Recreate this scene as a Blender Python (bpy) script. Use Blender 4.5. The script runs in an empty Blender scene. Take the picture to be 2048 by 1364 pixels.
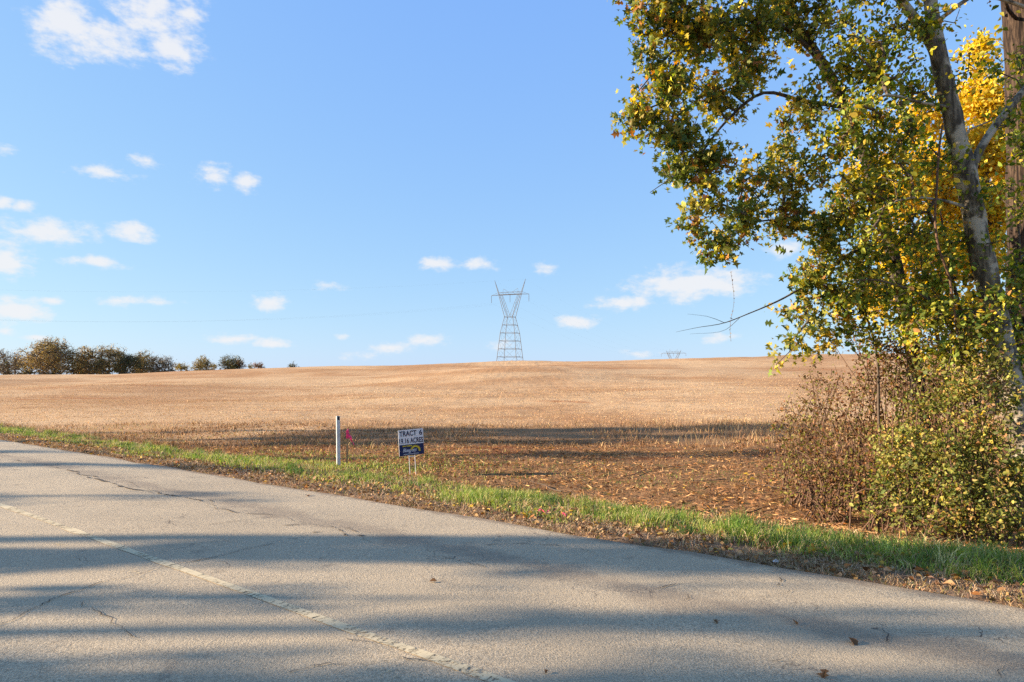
import bpy, math, random
import numpy as np
from mathutils import Vector

RNG = np.random.default_rng(7)
random.seed(7)
SC = bpy.context.scene
COL = SC.collection
F = 1365.0; HY = 765.0; EYE = 1.6          # focal length (px of 2048), horizon row, eye height

# ------------------------------------------------------------------ camera
cam_d = bpy.data.cameras.new('camera'); cam = bpy.data.objects.new('camera', cam_d); COL.objects.link(cam)
cam.location = (0, 0, EYE); cam.rotation_euler = (math.radians(90), 0, 0)
cam_d.sensor_width = 36.0; cam_d.lens = 36.0 * F / 2048
cam_d.shift_y = (HY - 682) / 2048
cam_d.clip_start = 0.1; cam_d.clip_end = 6000
SC.camera = cam

# ------------------------------------------------------------------ sun, sky, exposure
SUN_EL = math.radians(17.0)
SUN_DRIFT = 0.03
EXPO = 1.50
SKY_STRENGTH = 0.15
SKY_GAIN = 0.93
travel = Vector((math.cos(SUN_EL), math.cos(SUN_EL) * SUN_DRIFT, -math.sin(SUN_EL))).normalized()
sl = bpy.data.lights.new('sun', 'SUN'); sl.energy = 5.0; sl.angle = math.radians(0.53); sl.color = (1.0, 0.83, 0.64)
so = bpy.data.objects.new('sun', sl); COL.objects.link(so)
so.rotation_euler = travel.to_track_quat('-Z', 'Y').to_euler(); so.location = (-30, 0, 30)

SC.view_settings.view_transform = 'Standard'
SC.view_settings.look = 'None'
SC.view_settings.gamma = 1.0
SC.view_settings.exposure = EXPO
SC.view_settings.use_curve_mapping = False
SC.render.engine = 'CYCLES'
SC.cycles.use_denoising = False
SC.cycles.max_bounces = 6
SC.cycles.transparent_max_bounces = 12

CLOUDS = [  # column, row, half width, half height (px of the 2048 frame), density
 (130,45,80,58,1.0),(225,75,100,40,.8),(300,30,95,50,.8),(340,92,62,36,1.),(372,25,48,42,.8),
 (212,346,60,14,.75),(292,320,30,14,.75),(435,352,48,18,.65),(487,365,30,22,.9),
 (8,402,24,15,.9),(45,413,26,12,.8),(95,462,98,27,1.1),(258,464,42,19,1.),(18,522,60,34,1.15),(195,525,64,13,.85),(3,300,22,13,.6),
 (32,622,72,28,1.15),(105,603,30,8,.55),(240,602,34,11,.65),(300,605,58,10,.75),(538,605,36,18,1.05),(12,662,26,10,.65),(75,675,36,7,.6),
 (465,678,42,11,.9),(545,688,42,10,.9),(680,673,18,8,.9),(778,696,42,13,.85),(860,678,42,13,.8),(660,572,30,11,.35),
 (873,528,38,15,1.05),(955,527,42,14,.6),(1095,536,28,11,.65),(1155,642,46,14,1.05),(1240,606,64,14,1.05),
 (1385,568,130,31,1.2),(1000,690,26,12,.7),(1560,500,38,16,.6),(715,710,44,8,.55),(1440,675,30,9,.55),(1275,708,36,8,.45)]

def build_world():
    w = bpy.data.worlds.new('World'); SC.world = w; w.use_nodes = True
    nt = w.node_tree; nt.nodes.clear(); N = nt.nodes.new; L = nt.links.new
    def math_(op, a=None, b=None, c=None):
        n = N('ShaderNodeMath'); n.operation = op
        for i, v in enumerate((a, b, c)):
            if v is None: continue
            if isinstance(v, (int, float)): n.inputs[i].default_value = v
            else: L(v, n.inputs[i])
        return n.outputs[0]
    sky = N('ShaderNodeTexSky'); sky.sky_type = 'NISHITA'; sky.sun_disc = False
    sky.sun_elevation = SUN_EL
    sky.sun_rotation = math.radians(270) - math.atan(SUN_DRIFT)
    sky.air_density = 1.0; sky.dust_density = 0.5; sky.ozone_density = 1.2; sky.altitude = 200
    tc = N('ShaderNodeTexCoord')
    sep = N('ShaderNodeSeparateXYZ'); L(tc.outputs['Generated'], sep.inputs[0])
    az = math_('ARCTAN2', sep.outputs[0], sep.outputs[1])
    el = math_('ARCSINE', sep.outputs[2])
    comb = N('ShaderNodeCombineXYZ'); L(az, comb.inputs[0]); L(el, comb.inputs[1])
    p0 = comb.outputs[0]
    # wobble the coordinates so that the outlines are ragged
    def noise(scale, detail, vec, rough=.6):
        n = N('ShaderNodeTexNoise'); n.inputs['Scale'].default_value = scale; n.inputs['Detail'].default_value = detail
        n.inputs['Roughness'].default_value = rough; L(vec, n.inputs['Vector']); return n
    st = N('ShaderNodeVectorMath'); st.operation = 'MULTIPLY'; L(p0, st.inputs[0]); st.inputs[1].default_value = (1, 1.9, 1)
    nz = noise(30, 6, st.outputs[0], .62)
    nz2 = noise(9, 3, st.outputs[0])
    acc = None
    for (px, py, hw, hh, s) in CLOUDS:
        x, z = (px - 1024) / F, (HY - py) / F
        a = math.atan2(x, 1); e = math.atan2(z, math.sqrt(1 + x * x))
        iw = 1 / (1.15 * hw / F * math.cos(a) ** 2); ih = 1 / (1.22 * hh / F * math.cos(a))
        q = N('ShaderNodeVectorMath'); q.operation = 'MULTIPLY_ADD'; L(p0, q.inputs[0])
        q.inputs[1].default_value = (iw, ih, 0); q.inputs[2].default_value = (-a * iw, -e * ih, 0)
        ln = N('ShaderNodeVectorMath'); ln.operation = 'LENGTH'; L(q.outputs[0], ln.inputs[0])
        f = math_('MULTIPLY_ADD', ln.outputs['Value'], -s, s)
        acc = f if acc is None else math_('MAXIMUM', acc, f)
    # sparse clouds of the same kind in the rest of the sky
    cosd = N('ShaderNodeMapRange'); L(math_('ABSOLUTE', az), cosd.inputs['Value'])
    cosd.inputs['From Min'].default_value = .70; cosd.inputs['From Max'].default_value = .9
    st2 = N('ShaderNodeVectorMath'); st2.operation = 'MULTIPLY'; L(p0, st2.inputs[0]); st2.inputs[1].default_value = (1, 2.6, 1)
    gen = noise(7, 2, st2.outputs[0])
    g = math_('MULTIPLY_ADD', gen.outputs[0], 5.0, -3.05)
    g = math_('ADD', g, math_('MULTIPLY_ADD', cosd.outputs[0], 2.0, -2.0))
    acc = math_('MAXIMUM', acc, g)
    f = math_('ADD', acc, math_('MULTIPLY_ADD', nz.outputs[0], 2.2, -1.05))
    f = math_('ADD', f, math_('MULTIPLY_ADD', nz2.outputs[0], .8, -.40))
    mr = N('ShaderNodeMapRange'); mr.interpolation_type = 'SMOOTHSTEP'; L(f, mr.inputs['Value'])
    mr.inputs['From Min'].default_value = 0.0; mr.inputs['From Max'].default_value = .85; mr.inputs['To Max'].default_value = .90
    mix = N('ShaderNodeMix'); mix.data_type = 'RGBA'
    L(mr.outputs[0], mix.inputs['Factor']); 
    # tone of the sky: clear deep blue overhead paling gently to the horizon
    sp = N('ShaderNodeSeparateColor'); L(sky.outputs[0], sp.inputs[0]); cb = N('ShaderNodeCombineColor')
    for i, (a, p) in enumerate(((.2686, .55), (.3346, .42), (.388, .06))):
        v = math_('POWER', math_('MULTIPLY', sp.outputs[i], .15), p); L(math_('MULTIPLY', v, a * SKY_GAIN / SKY_STRENGTH), cb.inputs[i])
    L(cb.outputs[0], mix.inputs['A'])
    k = .93 / (2 ** EXPO) / SKY_STRENGTH
    mix.inputs['B'].default_value = (k * .97, k * .975, k * 1.0, 1)
    bg = N('ShaderNodeBackground'); L(mix.outputs['Result'], bg.inputs[0]); bg.inputs[1].default_value = SKY_STRENGTH
    out = N('ShaderNodeOutputWorld'); L(bg.outputs[0], out.inputs[0])
build_world()

# ------------------------------------------------------------------ helpers
def at(px, py, Y):
    "point at depth Y that stands at column px, row py of the photograph"
    return np.array([(px - 1024) / F * Y, Y, EYE + (HY - py) / F * Y])

NX, NY = 0.6226, 0.7825            # normal of the road, towards the field
UX, UY = -0.7825, 0.6226           # along the road, away to the left
EDGE = 6.04                        # far edge of the asphalt, metres from the camera along the normal
NEAR = -0.35
CENTRE = 2.735
def dist(x, y): return x * NX + y * NY - EDGE          # beyond the far road edge
def along(x, y): return x * UX + y * UY
def road_xy(u, d): return u * UX + (d + EDGE) * NX, u * UY + (d + EDGE) * NY

def vnoise(x, y, s, seed=0):
    "cheap smooth value noise, -1..1"
    x = np.asarray(x, float) / s; y = np.asarray(y, float) / s
    xi = np.floor(x).astype(np.int64); yi = np.floor(y).astype(np.int64); fx = x - xi; fy = y - yi
    fx = fx * fx * (3 - 2 * fx); fy = fy * fy * (3 - 2 * fy)
    def h(a, b):
        v = (a * 374761393 + b * 668265263 + seed * 974634777) & 0x7fffffff
        v = ((v ^ (v >> 13)) * 1274126177) & 0x7fffffff
        return ((v ^ (v >> 16)) & 0xffff) / 32767.5 - 1
    return (h(xi, yi) * (1 - fx) + h(xi + 1, yi) * fx) * (1 - fy) + (h(xi, yi + 1) * (1 - fx) + h(xi + 1, yi + 1) * fx) * fy

RIDGE_X = np.array([-420, -250, -127, -53, 0, 59, 127, 250, 420], float)
RIDGE_Z = np.array([2.2, 2.6, 3.3, 5.35, 7.25, 8.25, 9.5, 10.5, 11.0])
PROF_Y = np.array([-2000, 18, 26, 32, 45, 60, 80, 100, 130, 155, 172, 200, 400, 3000], float)
PROF_P = np.array([0, 0, .004, .012, .045, .10, .20, .34, .62, .86, 1.0, 1.08, 1.25, 1.0])
def smooth_interp(x, xp, fp):
    x = np.asarray(x, float); i = np.clip(np.searchsorted(xp, x) - 1, 0, len(xp) - 2)
    m = np.gradient(fp, xp); h = xp[i + 1] - xp[i]; t = np.clip((x - xp[i]) / h, 0, 1)
    return ((2*t**3-3*t**2+1)*fp[i] + (t**3-2*t**2+t)*h*m[i] + (-2*t**3+3*t**2)*fp[i+1] + (t**3-t**2)*h*m[i+1])
def ground(x, y):
    x = np.asarray(x, float); y = np.asarray(y, float)
    d = dist(x, y)
    base = np.interp(d, [-400, -12, -6.4-.6, -6.4, 0, .25, 1.2, 2.6, 4.6, 6.2, 9, 14, 24, 60], 
                        [-1.0, -.35, -.12, -.10, -.10, -.03, -.08, -.24, -.50, -.50, -.42, -.36, -.30, -.30])
    onroad = (d > -6.5) & (d < .06)
    base = np.where(onroad, -.10, base)
    p = np.interp(y, PROF_Y, PROF_P)
    p = (np.interp(y - 5, PROF_Y, PROF_P) + p + np.interp(y + 5, PROF_Y, PROF_P)) / 3
    hill = p * smooth_interp(x, RIDGE_X, RIDGE_Z)
    w = np.clip((d - 9) / 20, 0, 1)
    lum = w * (.48 * vnoise(x, y * 1.3, 26, 3) * np.clip(y / 60, 0, 1.6) + .05 * vnoise(x, y, 5, 4))
    wn = np.clip((d - .3) / 2, 0, 1)
    rough = wn * (.035 * vnoise(x, y, 1.1, 5) + .02 * vnoise(x, y, .37, 6))
    return base + hill + lum + rough

def mesh_np(name, V, Fc, mat=None, parent=None, col=None, smooth=False):
    V = np.asarray(V, np.float32); Fc = np.asarray(Fc, np.int32)
    me = bpy.data.meshes.new(name)
    me.vertices.add(len(V)); me.vertices.foreach_set('co', V.ravel())
    k = Fc.shape[1]
    me.loops.add(Fc.size); me.loops.foreach_set('vertex_index', Fc.ravel())
    me.polygons.add(len(Fc)); me.polygons.foreach_set('loop_start', np.arange(0, Fc.size, k, dtype=np.int32))
    if smooth: me.polygons.foreach_set('use_smooth', np.ones(len(Fc), bool))
    if col is not None:
        a = me.attributes.new('tint', 'FLOAT_COLOR', 'POINT')
        c = np.ones((len(V), 4), np.float32); c[:, :3] = col; a.data.foreach_set('color', c.ravel())
    me.update(calc_edges=True)
    if mat is not None: me.materials.append(mat)
    o = bpy.data.objects.new(name, me); COL.objects.link(o)
    if parent is not None: o.parent = parent
    return o

def tag(o, label=None, cat=None, group=None, kind=None):
    if label: o['label'] = label
    if cat: o['category'] = cat
    if group: o['group'] = group
    if kind: o['kind'] = kind
    return o
def empty(name, loc=(0, 0, 0)):
    o = bpy.data.objects.new(name, None); COL.objects.link(o); o.location = loc; o.empty_display_size = .2
    return o

class MB:
    "collects boxes, bars and polygons for one mesh"
    def __init__(s): s.v = []; s.f = []
    def poly(s, pts):
        n = len(s.v); s.v += [tuple(p) for p in pts]; s.f.append(tuple(range(n, n + len(pts))))
    def bar(s, a, b, r, sides=4, r2=None):
        a = Vector(a); b = Vector(b); d = (b - a).normalized(); u = d.orthogonal().normalized(); w = d.cross(u); r2 = r if r2 is None else r2
        n = len(s.v)
        for P, R in ((a, r), (b, r2)):
            for k in range(sides):
                t = 2 * math.pi * (k + .5) / sides; s.v.append(tuple(P + (u * math.cos(t) + w * math.sin(t)) * R))
        for k in range(sides):
            k2 = (k + 1) % sides; s.f.append((n + k, n + k2, n + sides + k2, n + sides + k))
        s.f.append(tuple(n + k for k in reversed(range(sides)))); s.f.append(tuple(n + sides + k for k in range(sides)))
    def box(s, lo, hi):
        (x0, y0, z0), (x1, y1, z1) = lo, hi; n = len(s.v)
        s.v += [(x0,y0,z0),(x1,y0,z0),(x1,y1,z0),(x0,y1,z0),(x0,y0,z1),(x1,y0,z1),(x1,y1,z1),(x0,y1,z1)]
        s.f += [tuple(n + i for i in q) for q in ((0,3,2,1),(4,5,6,7),(0,1,5,4),(1,2,6,5),(2,3,7,6),(3,0,4,7))]
    def build(s, name, mat, parent=None, smooth=False):
        me = bpy.data.meshes.new(name); me.from_pydata(s.v, [], s.f); me.update()
        if mat: me.materials.append(mat)
        if smooth:
            for p in me.polygons: p.use_smooth = True
        o = bpy.data.objects.new(name, me); COL.objects.link(o)
        if parent: o.parent = parent
        return o

# ------------------------------------------------------------------ materials
class Mat:
    def __init__(s, name):
        s.m = bpy.data.materials.new(name); s.m.use_nodes = True; s.t = s.m.node_tree
        s.b = s.t.nodes['Principled BSDF']; s.out = s.t.nodes['Material Output']; s.b.inputs['Roughness'].default_value = .9
        s.b.inputs['Specular IOR Level'].default_value = .2
    def N(s, t): return s.t.nodes.new(t)
    def L(s, a, b): s.t.links.new(a, b)
    def inp(s, sock, v):
        if isinstance(v, (int, float)): sock.default_value = v
        elif isinstance(v, tuple): sock.default_value = v if len(v) != 3 or sock.type == 'VECTOR' else (*v, 1)
        else: s.L(v, sock)
    def pos(s): 
        if not hasattr(s, '_p'): s._p = s.N('ShaderNodeNewGeometry').outputs['Position']
        return s._p
    def scale(s, vec, v):
        n = s.N('ShaderNodeVectorMath'); n.operation = 'MULTIPLY'; s.L(vec, n.inputs[0]); n.inputs[1].default_value = v; return n.outputs[0]
    def noise(s, scale, detail=3, rough=.55, vec=None, dist=0):
        n = s.N('ShaderNodeTexNoise'); s.L(vec if vec is not None else s.pos(), n.inputs['Vector'])
        n.inputs['Scale'].default_value = scale; n.inputs['Detail'].default_value = detail; n.inputs['Roughness'].default_value = rough
        n.inputs['Distortion'].default_value = dist
        return n.outputs[0]
    def math(s, op, a, b=0., c=0.):
        n = s.N('ShaderNodeMath'); n.operation = op
        for i, v in enumerate((a, b, c)): s.inp(n.inputs[i], v)
        return n.outputs[0]
    def rng(s, v, a, b, c=0., d=1., smooth=True):
        n = s.N('ShaderNodeMapRange'); n.interpolation_type = 'SMOOTHSTEP' if smooth else 'LINEAR'
        s.inp(n.inputs['Value'], v)
        for k, x in zip(('From Min', 'From Max', 'To Min', 'To Max'), (a, b, c, d)): n.inputs[k].default_value = x
        return n.outputs[0]
    def mix(s, f, a, b, blend='MIX'):
        n = s.N('ShaderNodeMix'); n.data_type = 'RGBA'; n.blend_type = blend
        s.inp(n.inputs['Factor'], f); s.inp(n.inputs['A'], a); s.inp(n.inputs['B'], b); return n.outputs['Result']
    def dot(s, v):
        n = s.N('ShaderNodeVectorMath'); n.operation = 'DOT_PRODUCT'; s.L(s.pos(), n.inputs[0]); n.inputs[1].default_value = v; return n.outputs['Value']
    def bump(s, h, strength=.5, d=.02):
        n = s.N('ShaderNodeBump'); n.inputs['Strength'].default_value = strength; n.inputs['Distance'].default_value = d
        s.L(h, n.inputs['Height']); s.L(n.outputs[0], s.b.inputs['Normal']); return n
    def color(s, c): s.inp(s.b.inputs['Base Color'], c); return s
    def attr(s, name='tint'):
        n = s.N('ShaderNodeAttribute'); n.attribute_name = name; return n.outputs['Color']

def plain(name, c, rough=.7, var=.15, scale=20, metallic=0, spec=.3):
    m = Mat(name); n = m.noise(scale, 4)
    m.color(m.mix(m.rng(n, .3, .7), tuple(x * (1 - var) for x in c), tuple(min(1, x * (1 + var)) for x in c)))
    m.b.inputs['Roughness'].default_value = rough; m.b.inputs['Metallic'].default_value = metallic; m.b.inputs['Specular IOR Level'].default_value = spec
    return m.m

def leaf_mat(name, trans=.38, rough=.55):
    m = Mat(name); c = m.attr()
    nz = m.noise(30, 2); c2 = m.mix(m.rng(nz, .35, .7, 0, .35), c, m.mix(1., c, (.55, .45, .3), 'MULTIPLY'))
    m.color(c2); m.b.inputs['Roughness'].default_value = rough; m.b.inputs['Specular IOR Level'].default_value = .25
    tr = m.N('ShaderNodeBsdfTranslucent'); hs = m.N('ShaderNodeHueSaturation'); hs.inputs['Saturation'].default_value = 1.15; hs.inputs['Value'].default_value = 1.5
    m.L(c2, hs.inputs['Color']); m.L(hs.outputs[0], tr.inputs['Color'])
    mx = m.N('ShaderNodeMixShader'); mx.inputs[0].default_value = trans
    m.L(m.b.outputs[0], mx.inputs[1]); m.L(tr.outputs[0], mx.inputs[2]); m.L(mx.outputs[0], m.out.inputs['Surface'])
    return m.m

def bark_mat(name, dark, light, patch=None, vs=(14, 14, 3), bump=.6):
    m = Mat(name); v = m.scale(m.pos(), vs)
    n = m.noise(1.0, 5, .65, v, .6); f = m.rng(n, .38, .66)
    c = m.mix(f, dark, light)
    if patch:
        n2 = m.noise(3.2, 4, .6); c = m.mix(m.rng(n2, .47, .58), c, patch)
    m.color(c); m.bump(n, bump, .03); m.b.inputs['Roughness'].default_value = .95
    return m.m

def field_mat():
    m = Mat('field_ground')
    d0 = m.math('SUBTRACT', m.dot((NX, NY, 0)), EDGE)
    wob = m.noise(.55, 3); wob2 = m.noise(2.6, 3)
    d = m.math('ADD', d0, m.math('MULTIPLY_ADD', wob, 1.6, -.8)); d = m.math('ADD', d, m.math('MULTIPLY_ADD', wob2, .5, -.25))
    sx = m.scale(m.pos(), (.35, 1., 1.))
    fine = m.noise(17, 5, .75); chaff = m.noise(.9, 6, .75, m.scale(m.pos(), (.5, 1., 1.))); mid = m.noise(3.0, 4, .6, sx); big = m.noise(.042, 5, .6, m.scale(m.pos(), (.9, 1., 1))); big2 = m.noise(.21, 4, .6, sx)
    straw = m.mix(m.rng(fine, .35, .68), (.40, .24, .11), (.74, .515, .295))
    straw = m.mix(m.rng(mid, .35, .7, 0, .55), straw, (.66, .45, .245))
    soil = m.mix(m.rng(fine, .35, .7), (.25, .10, .034), (.46, .225, .085))
    cl = m.math('ADD', m.math('MULTIPLY', big, .8), m.math('MULTIPLY', big2, .2))
    field = m.mix(m.rng(cl, .41, .60, 0, .62), straw, soil)
    field = m.mix(m.rng(chaff, .36, .62, .36, 0), field, m.mix(1., field, (.62, .52, .45), 'MULTIPLY'))
    # narrow bare red-clay scars
    red = m.noise(.16, 5, .7, m.scale(m.pos(), (.22, 1.0, 1)), .8)
    field = m.mix(m.rng(red, .60, .68, 0, .8), field, (.33, .13, .05))
    # faint drill rows running up the slope
    litter = m.mix(m.rng(fine, .35, .68), (.085, .042, .019), (.52, .285, .125))
    litter = m.mix(m.rng(mid, .45, .65, 0, .6), litter, (.20, .10, .042))
    under = m.mix(m.rng(fine, .3, .7), (.045, .05, .014), (.16, .13, .055))
    tan = m.mix(m.rng(fine, .3, .65), (.10, .06, .035), (.37, .24, .14))
    mown = m.mix(m.rng(wob2, .56, .68, 0, .75), litter, (.10, .10, .03))
    c = m.mix(m.rng(d, .7, 1.1), tan, under)
    c = m.mix(m.rng(d, 2.5, 3.4), c, mown)
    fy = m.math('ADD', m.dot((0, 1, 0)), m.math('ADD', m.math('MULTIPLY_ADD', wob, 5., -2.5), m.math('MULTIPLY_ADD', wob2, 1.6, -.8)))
    bank = m.math('MULTIPLY', m.rng(fy, 17.2, 18.6), m.rng(fy, 23.6, 22.4)); clay = m.noise(.9, 4, .65, m.scale(m.pos(), (.28, 1., 1)))
    c = m.mix(m.math('MULTIPLY', bank, m.rng(clay, .50, .58, 0, .85)), c, m.mix(m.rng(fine, .35, .7), (.14, .048, .018), (.34, .13, .05)))
    weed = m.mix(m.rng(fine, .33, .68), (.13, .068, .03), (.43, .26, .13)); weed = m.mix(m.rng(mid, .42, .62, 0, .6), weed, (.20, .11, .05))  # dried-weed brown, also darkened to deepen the shadow band across the field
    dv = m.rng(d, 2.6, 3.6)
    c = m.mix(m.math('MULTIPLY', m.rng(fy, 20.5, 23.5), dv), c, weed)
    bx = m.rng(m.dot((1, 0, 0)), -13.5, -5.5, 0, 8.)  # far edge of the darkened weed zone follows the field shadow's edge
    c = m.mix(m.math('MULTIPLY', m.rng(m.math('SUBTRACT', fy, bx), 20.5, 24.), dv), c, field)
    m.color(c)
    h = m.math('ADD', m.math('MULTIPLY', fine, .6), m.math('MULTIPLY', mid, .7))
    m.bump(h, .9, .07); m.b.inputs['Specular IOR Level'].default_value = .05
    return m.m

def road_mat():
    m = Mat('old_asphalt')
    d0 = m.math('SUBTRACT', m.dot((NX, NY, 0)), EDGE)
    fine = m.noise(85, 3, .75); mid = m.noise(22, 4, .65); big = m.noise(.8, 4, .6); streak = m.noise(1.3, 4, .6, None)
    vo = m.N('ShaderNodeTexVoronoi'); vo.inputs['Scale'].default_value = 70; m.L(m.pos(), vo.inputs['Vector'])
    c = m.mix(m.rng(fine, .33, .68), (.24, .185, .116), (.66, .525, .34))
    c = m.mix(m.rng(mid, .4, .72, 0, .5), c, (.50, .40, .262))
    c = m.mix(m.rng(vo.outputs['Distance'], .06, .3, .5, 0), c, (.66, .565, .42))
    c = m.mix(m.rng(big, .42, .66, 0, .35), c, (.31, .255, .175))
    pits = m.noise(41, 3, .6); c = m.mix(m.rng(pits, .26, .36, .55, 0), c, (.09, .07, .052))
    # hairline craze in patches
    cr = m.N('ShaderNodeTexVoronoi'); cr.feature = 'DISTANCE_TO_EDGE'; cr.inputs['Scale'].default_value = 3.4
    wv = m.N('ShaderNodeVectorMath'); wv.operation = 'ADD'; m.L(m.pos(), wv.inputs[0])
    nv = m.N('ShaderNodeTexNoise'); nv.inputs['Scale'].default_value = 4; m.L(m.pos(), nv.inputs['Vector']); 
    wv2 = m.N('ShaderNodeVectorMath'); wv2.operation = 'SCALE'; m.L(nv.outputs['Color'], wv2.inputs[0]); wv2.inputs['Scale'].default_value = .35
    m.L(wv2.outputs[0], wv.inputs[1]); m.L(wv.outputs[0], cr.inputs['Vector'])
    line = m.rng(cr.outputs['Distance'], .0, .022, 1, 0); msk = m.rng(m.noise(1.1, 3), .55, .66)
    wear = m.noise(.35, 5, .62, m.scale(m.pos(), (1., 1., 1.))); c = m.mix(m.rng(wear, .42, .64, 0, .22), c, (.27, .205, .13))
    stain = m.noise(2.3, 5, .7); c = m.mix(m.rng(stain, .60, .72, 0, .45), c, (.13, .105, .08))
    c = m.mix(m.math('MULTIPLY', line, msk), c, (.075, .058, .045))
    # the broken wheel track and the dirt-dusted edge
    tr = m.math('ABSOLUTE', m.math('ADD', d0, 1.35)); tr = m.math('ADD', tr, m.math('MULTIPLY_ADD', m.noise(1.6, 4, .65), 1.3, -.65))
    tm = m.rng(tr, .0, .34, .5, 0)
    c = m.mix(tm, c, (.18, .138, .10))
    ed = m.math('ADD', d0, m.math('MULTIPLY_ADD', m.noise(5, 3), .35, -.17))
    c = m.mix(m.rng(ed, -.16, .0, 0, .6), c, (.16, .105, .065))
    m.color(c); m.bump(m.math('ADD', fine, m.math('MULTIPLY', mid, .8)), .8, .012); m.b.inputs['Roughness'].default_value = .88
    m.b.inputs['Specular IOR Level'].default_value = .25
    return m.m

def paint_mat(name, c, cover):
    m = Mat(name); v = m.N('ShaderNodeCombineXYZ')
    m.L(m.dot((UX, UY, 0)), v.inputs[0]); m.L(m.dot((NX, NY, 0)), v.inputs[1])
    n = m.noise(1., 4, .7, m.scale(v.outputs[0], (26, 9, 1))); n2 = m.noise(2.2, 3)
    big = m.noise(60, 2, .6)
    f = m.math('ADD', m.math('MULTIPLY', n, .8), m.math('ADD', m.math('MULTIPLY', n2, .5), m.math('MULTIPLY', big, .35)))
    a = m.rng(f, cover, cover + .16)
    m.color(m.mix(big, c, tuple(x * .7 for x in c)))
    tr = m.N('ShaderNodeBsdfTransparent'); mx = m.N('ShaderNodeMixShader'); m.L(a, mx.inputs[0])
    m.L(tr.outputs[0], mx.inputs[1]); m.L(m.b.outputs[0], mx.inputs[2]); m.L(mx.outputs[0], m.out.inputs['Surface'])
    return m.m

M = dict(
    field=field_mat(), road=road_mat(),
    paint=paint_mat('worn_yellow_paint', (.68, .555, .34), .672), paint2=paint_mat('vanished_yellow_paint', (.60, .49, .30), .90),
    crack=plain('dark_crack', (.05, .041, .034), .95),  # dark tone of the road cracks
    leaf=leaf_mat('leaf'), gold=leaf_mat('golden_leaf', .45), far=leaf_mat('far_leaf', .25), grass=leaf_mat('grass_blade', .3, .6), straw=leaf_mat('dry_straw', .15, .8),
    bark=bark_mat('grey_bark', (.06, .049, .035), (.21, .175, .122), (.40, .345, .25)),
    bark_b=bark_mat('brown_bark', (.035, .026, .019), (.12, .092, .068), None),
    bark_c=bark_mat('furrowed_bark', (.014, .009, .007), (.095, .062, .04), None, (26, 26, 3.0), 1.0),
    twig=plain('twig_bark', (.10, .072, .05), .9), bramble=plain('bramble_stem', (.12, .068, .04), .9, .3),
    far_bark=plain('far_bark', (.10, .085, .07), .95), 
    steel=plain('weathered_steel', (.16, .155, .15), .75, .2, 2, .0), glassy=plain('insulator_string', (.12, .10, .09), .3),
    wire=plain('conductor', (.16, .16, .17), .5),
    white=plain('white_plastic', (.56, .55, .53), .5, .14, 9), white_sign=plain('white_sign_board', (.74, .74, .74), .5, .03), navy=plain('navy_print', (.008, .022, .085), .5, .1),
    black=plain('black_marker', (.02, .022, .025), .6), ink=plain('navy_ink', (.015, .016, .05), .5, .05), yellow=plain('yellow_print', (.72, .56, .03), .5, .05), pale=plain('pale_print', (.55, .60, .65), .5, .05),
    stake=plain('raw_wood', (.33, .22, .11), .85, .2, 40), pink=plain('pink_flagging', (.80, .045, .17), .5, .1), wirep=plain('step_stake_wire', (.72, .72, .70), .5, .1, 20, .1),
    litter=plain('white_litter', (.75, .75, .75), .5), 
)

# ------------------------------------------------------------------ ground, road
def build_ground():
    nx, ny = 430, 500
    tx = np.linspace(-math.asinh(900 / 6), math.asinh(900 / 6), nx); X = 6 * np.sinh(tx)
    ty = np.linspace(-math.asinh(200 / 6), math.asinh(2500 / 6), ny); Yv = 10 + 6 * np.sinh(ty)
    gx, gy = np.meshgrid(X, Yv); z = ground(gx, gy)
    V = np.stack([gx, gy, z], -1).reshape(-1, 3)
    i = np.arange(ny - 1)[:, None] * nx + np.arange(nx - 1)[None, :]
    Fc = np.stack([i, i + 1, i + nx + 1, i + nx], -1).reshape(-1, 4)
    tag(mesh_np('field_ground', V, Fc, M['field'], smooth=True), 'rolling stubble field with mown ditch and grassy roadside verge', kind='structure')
build_ground()

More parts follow.
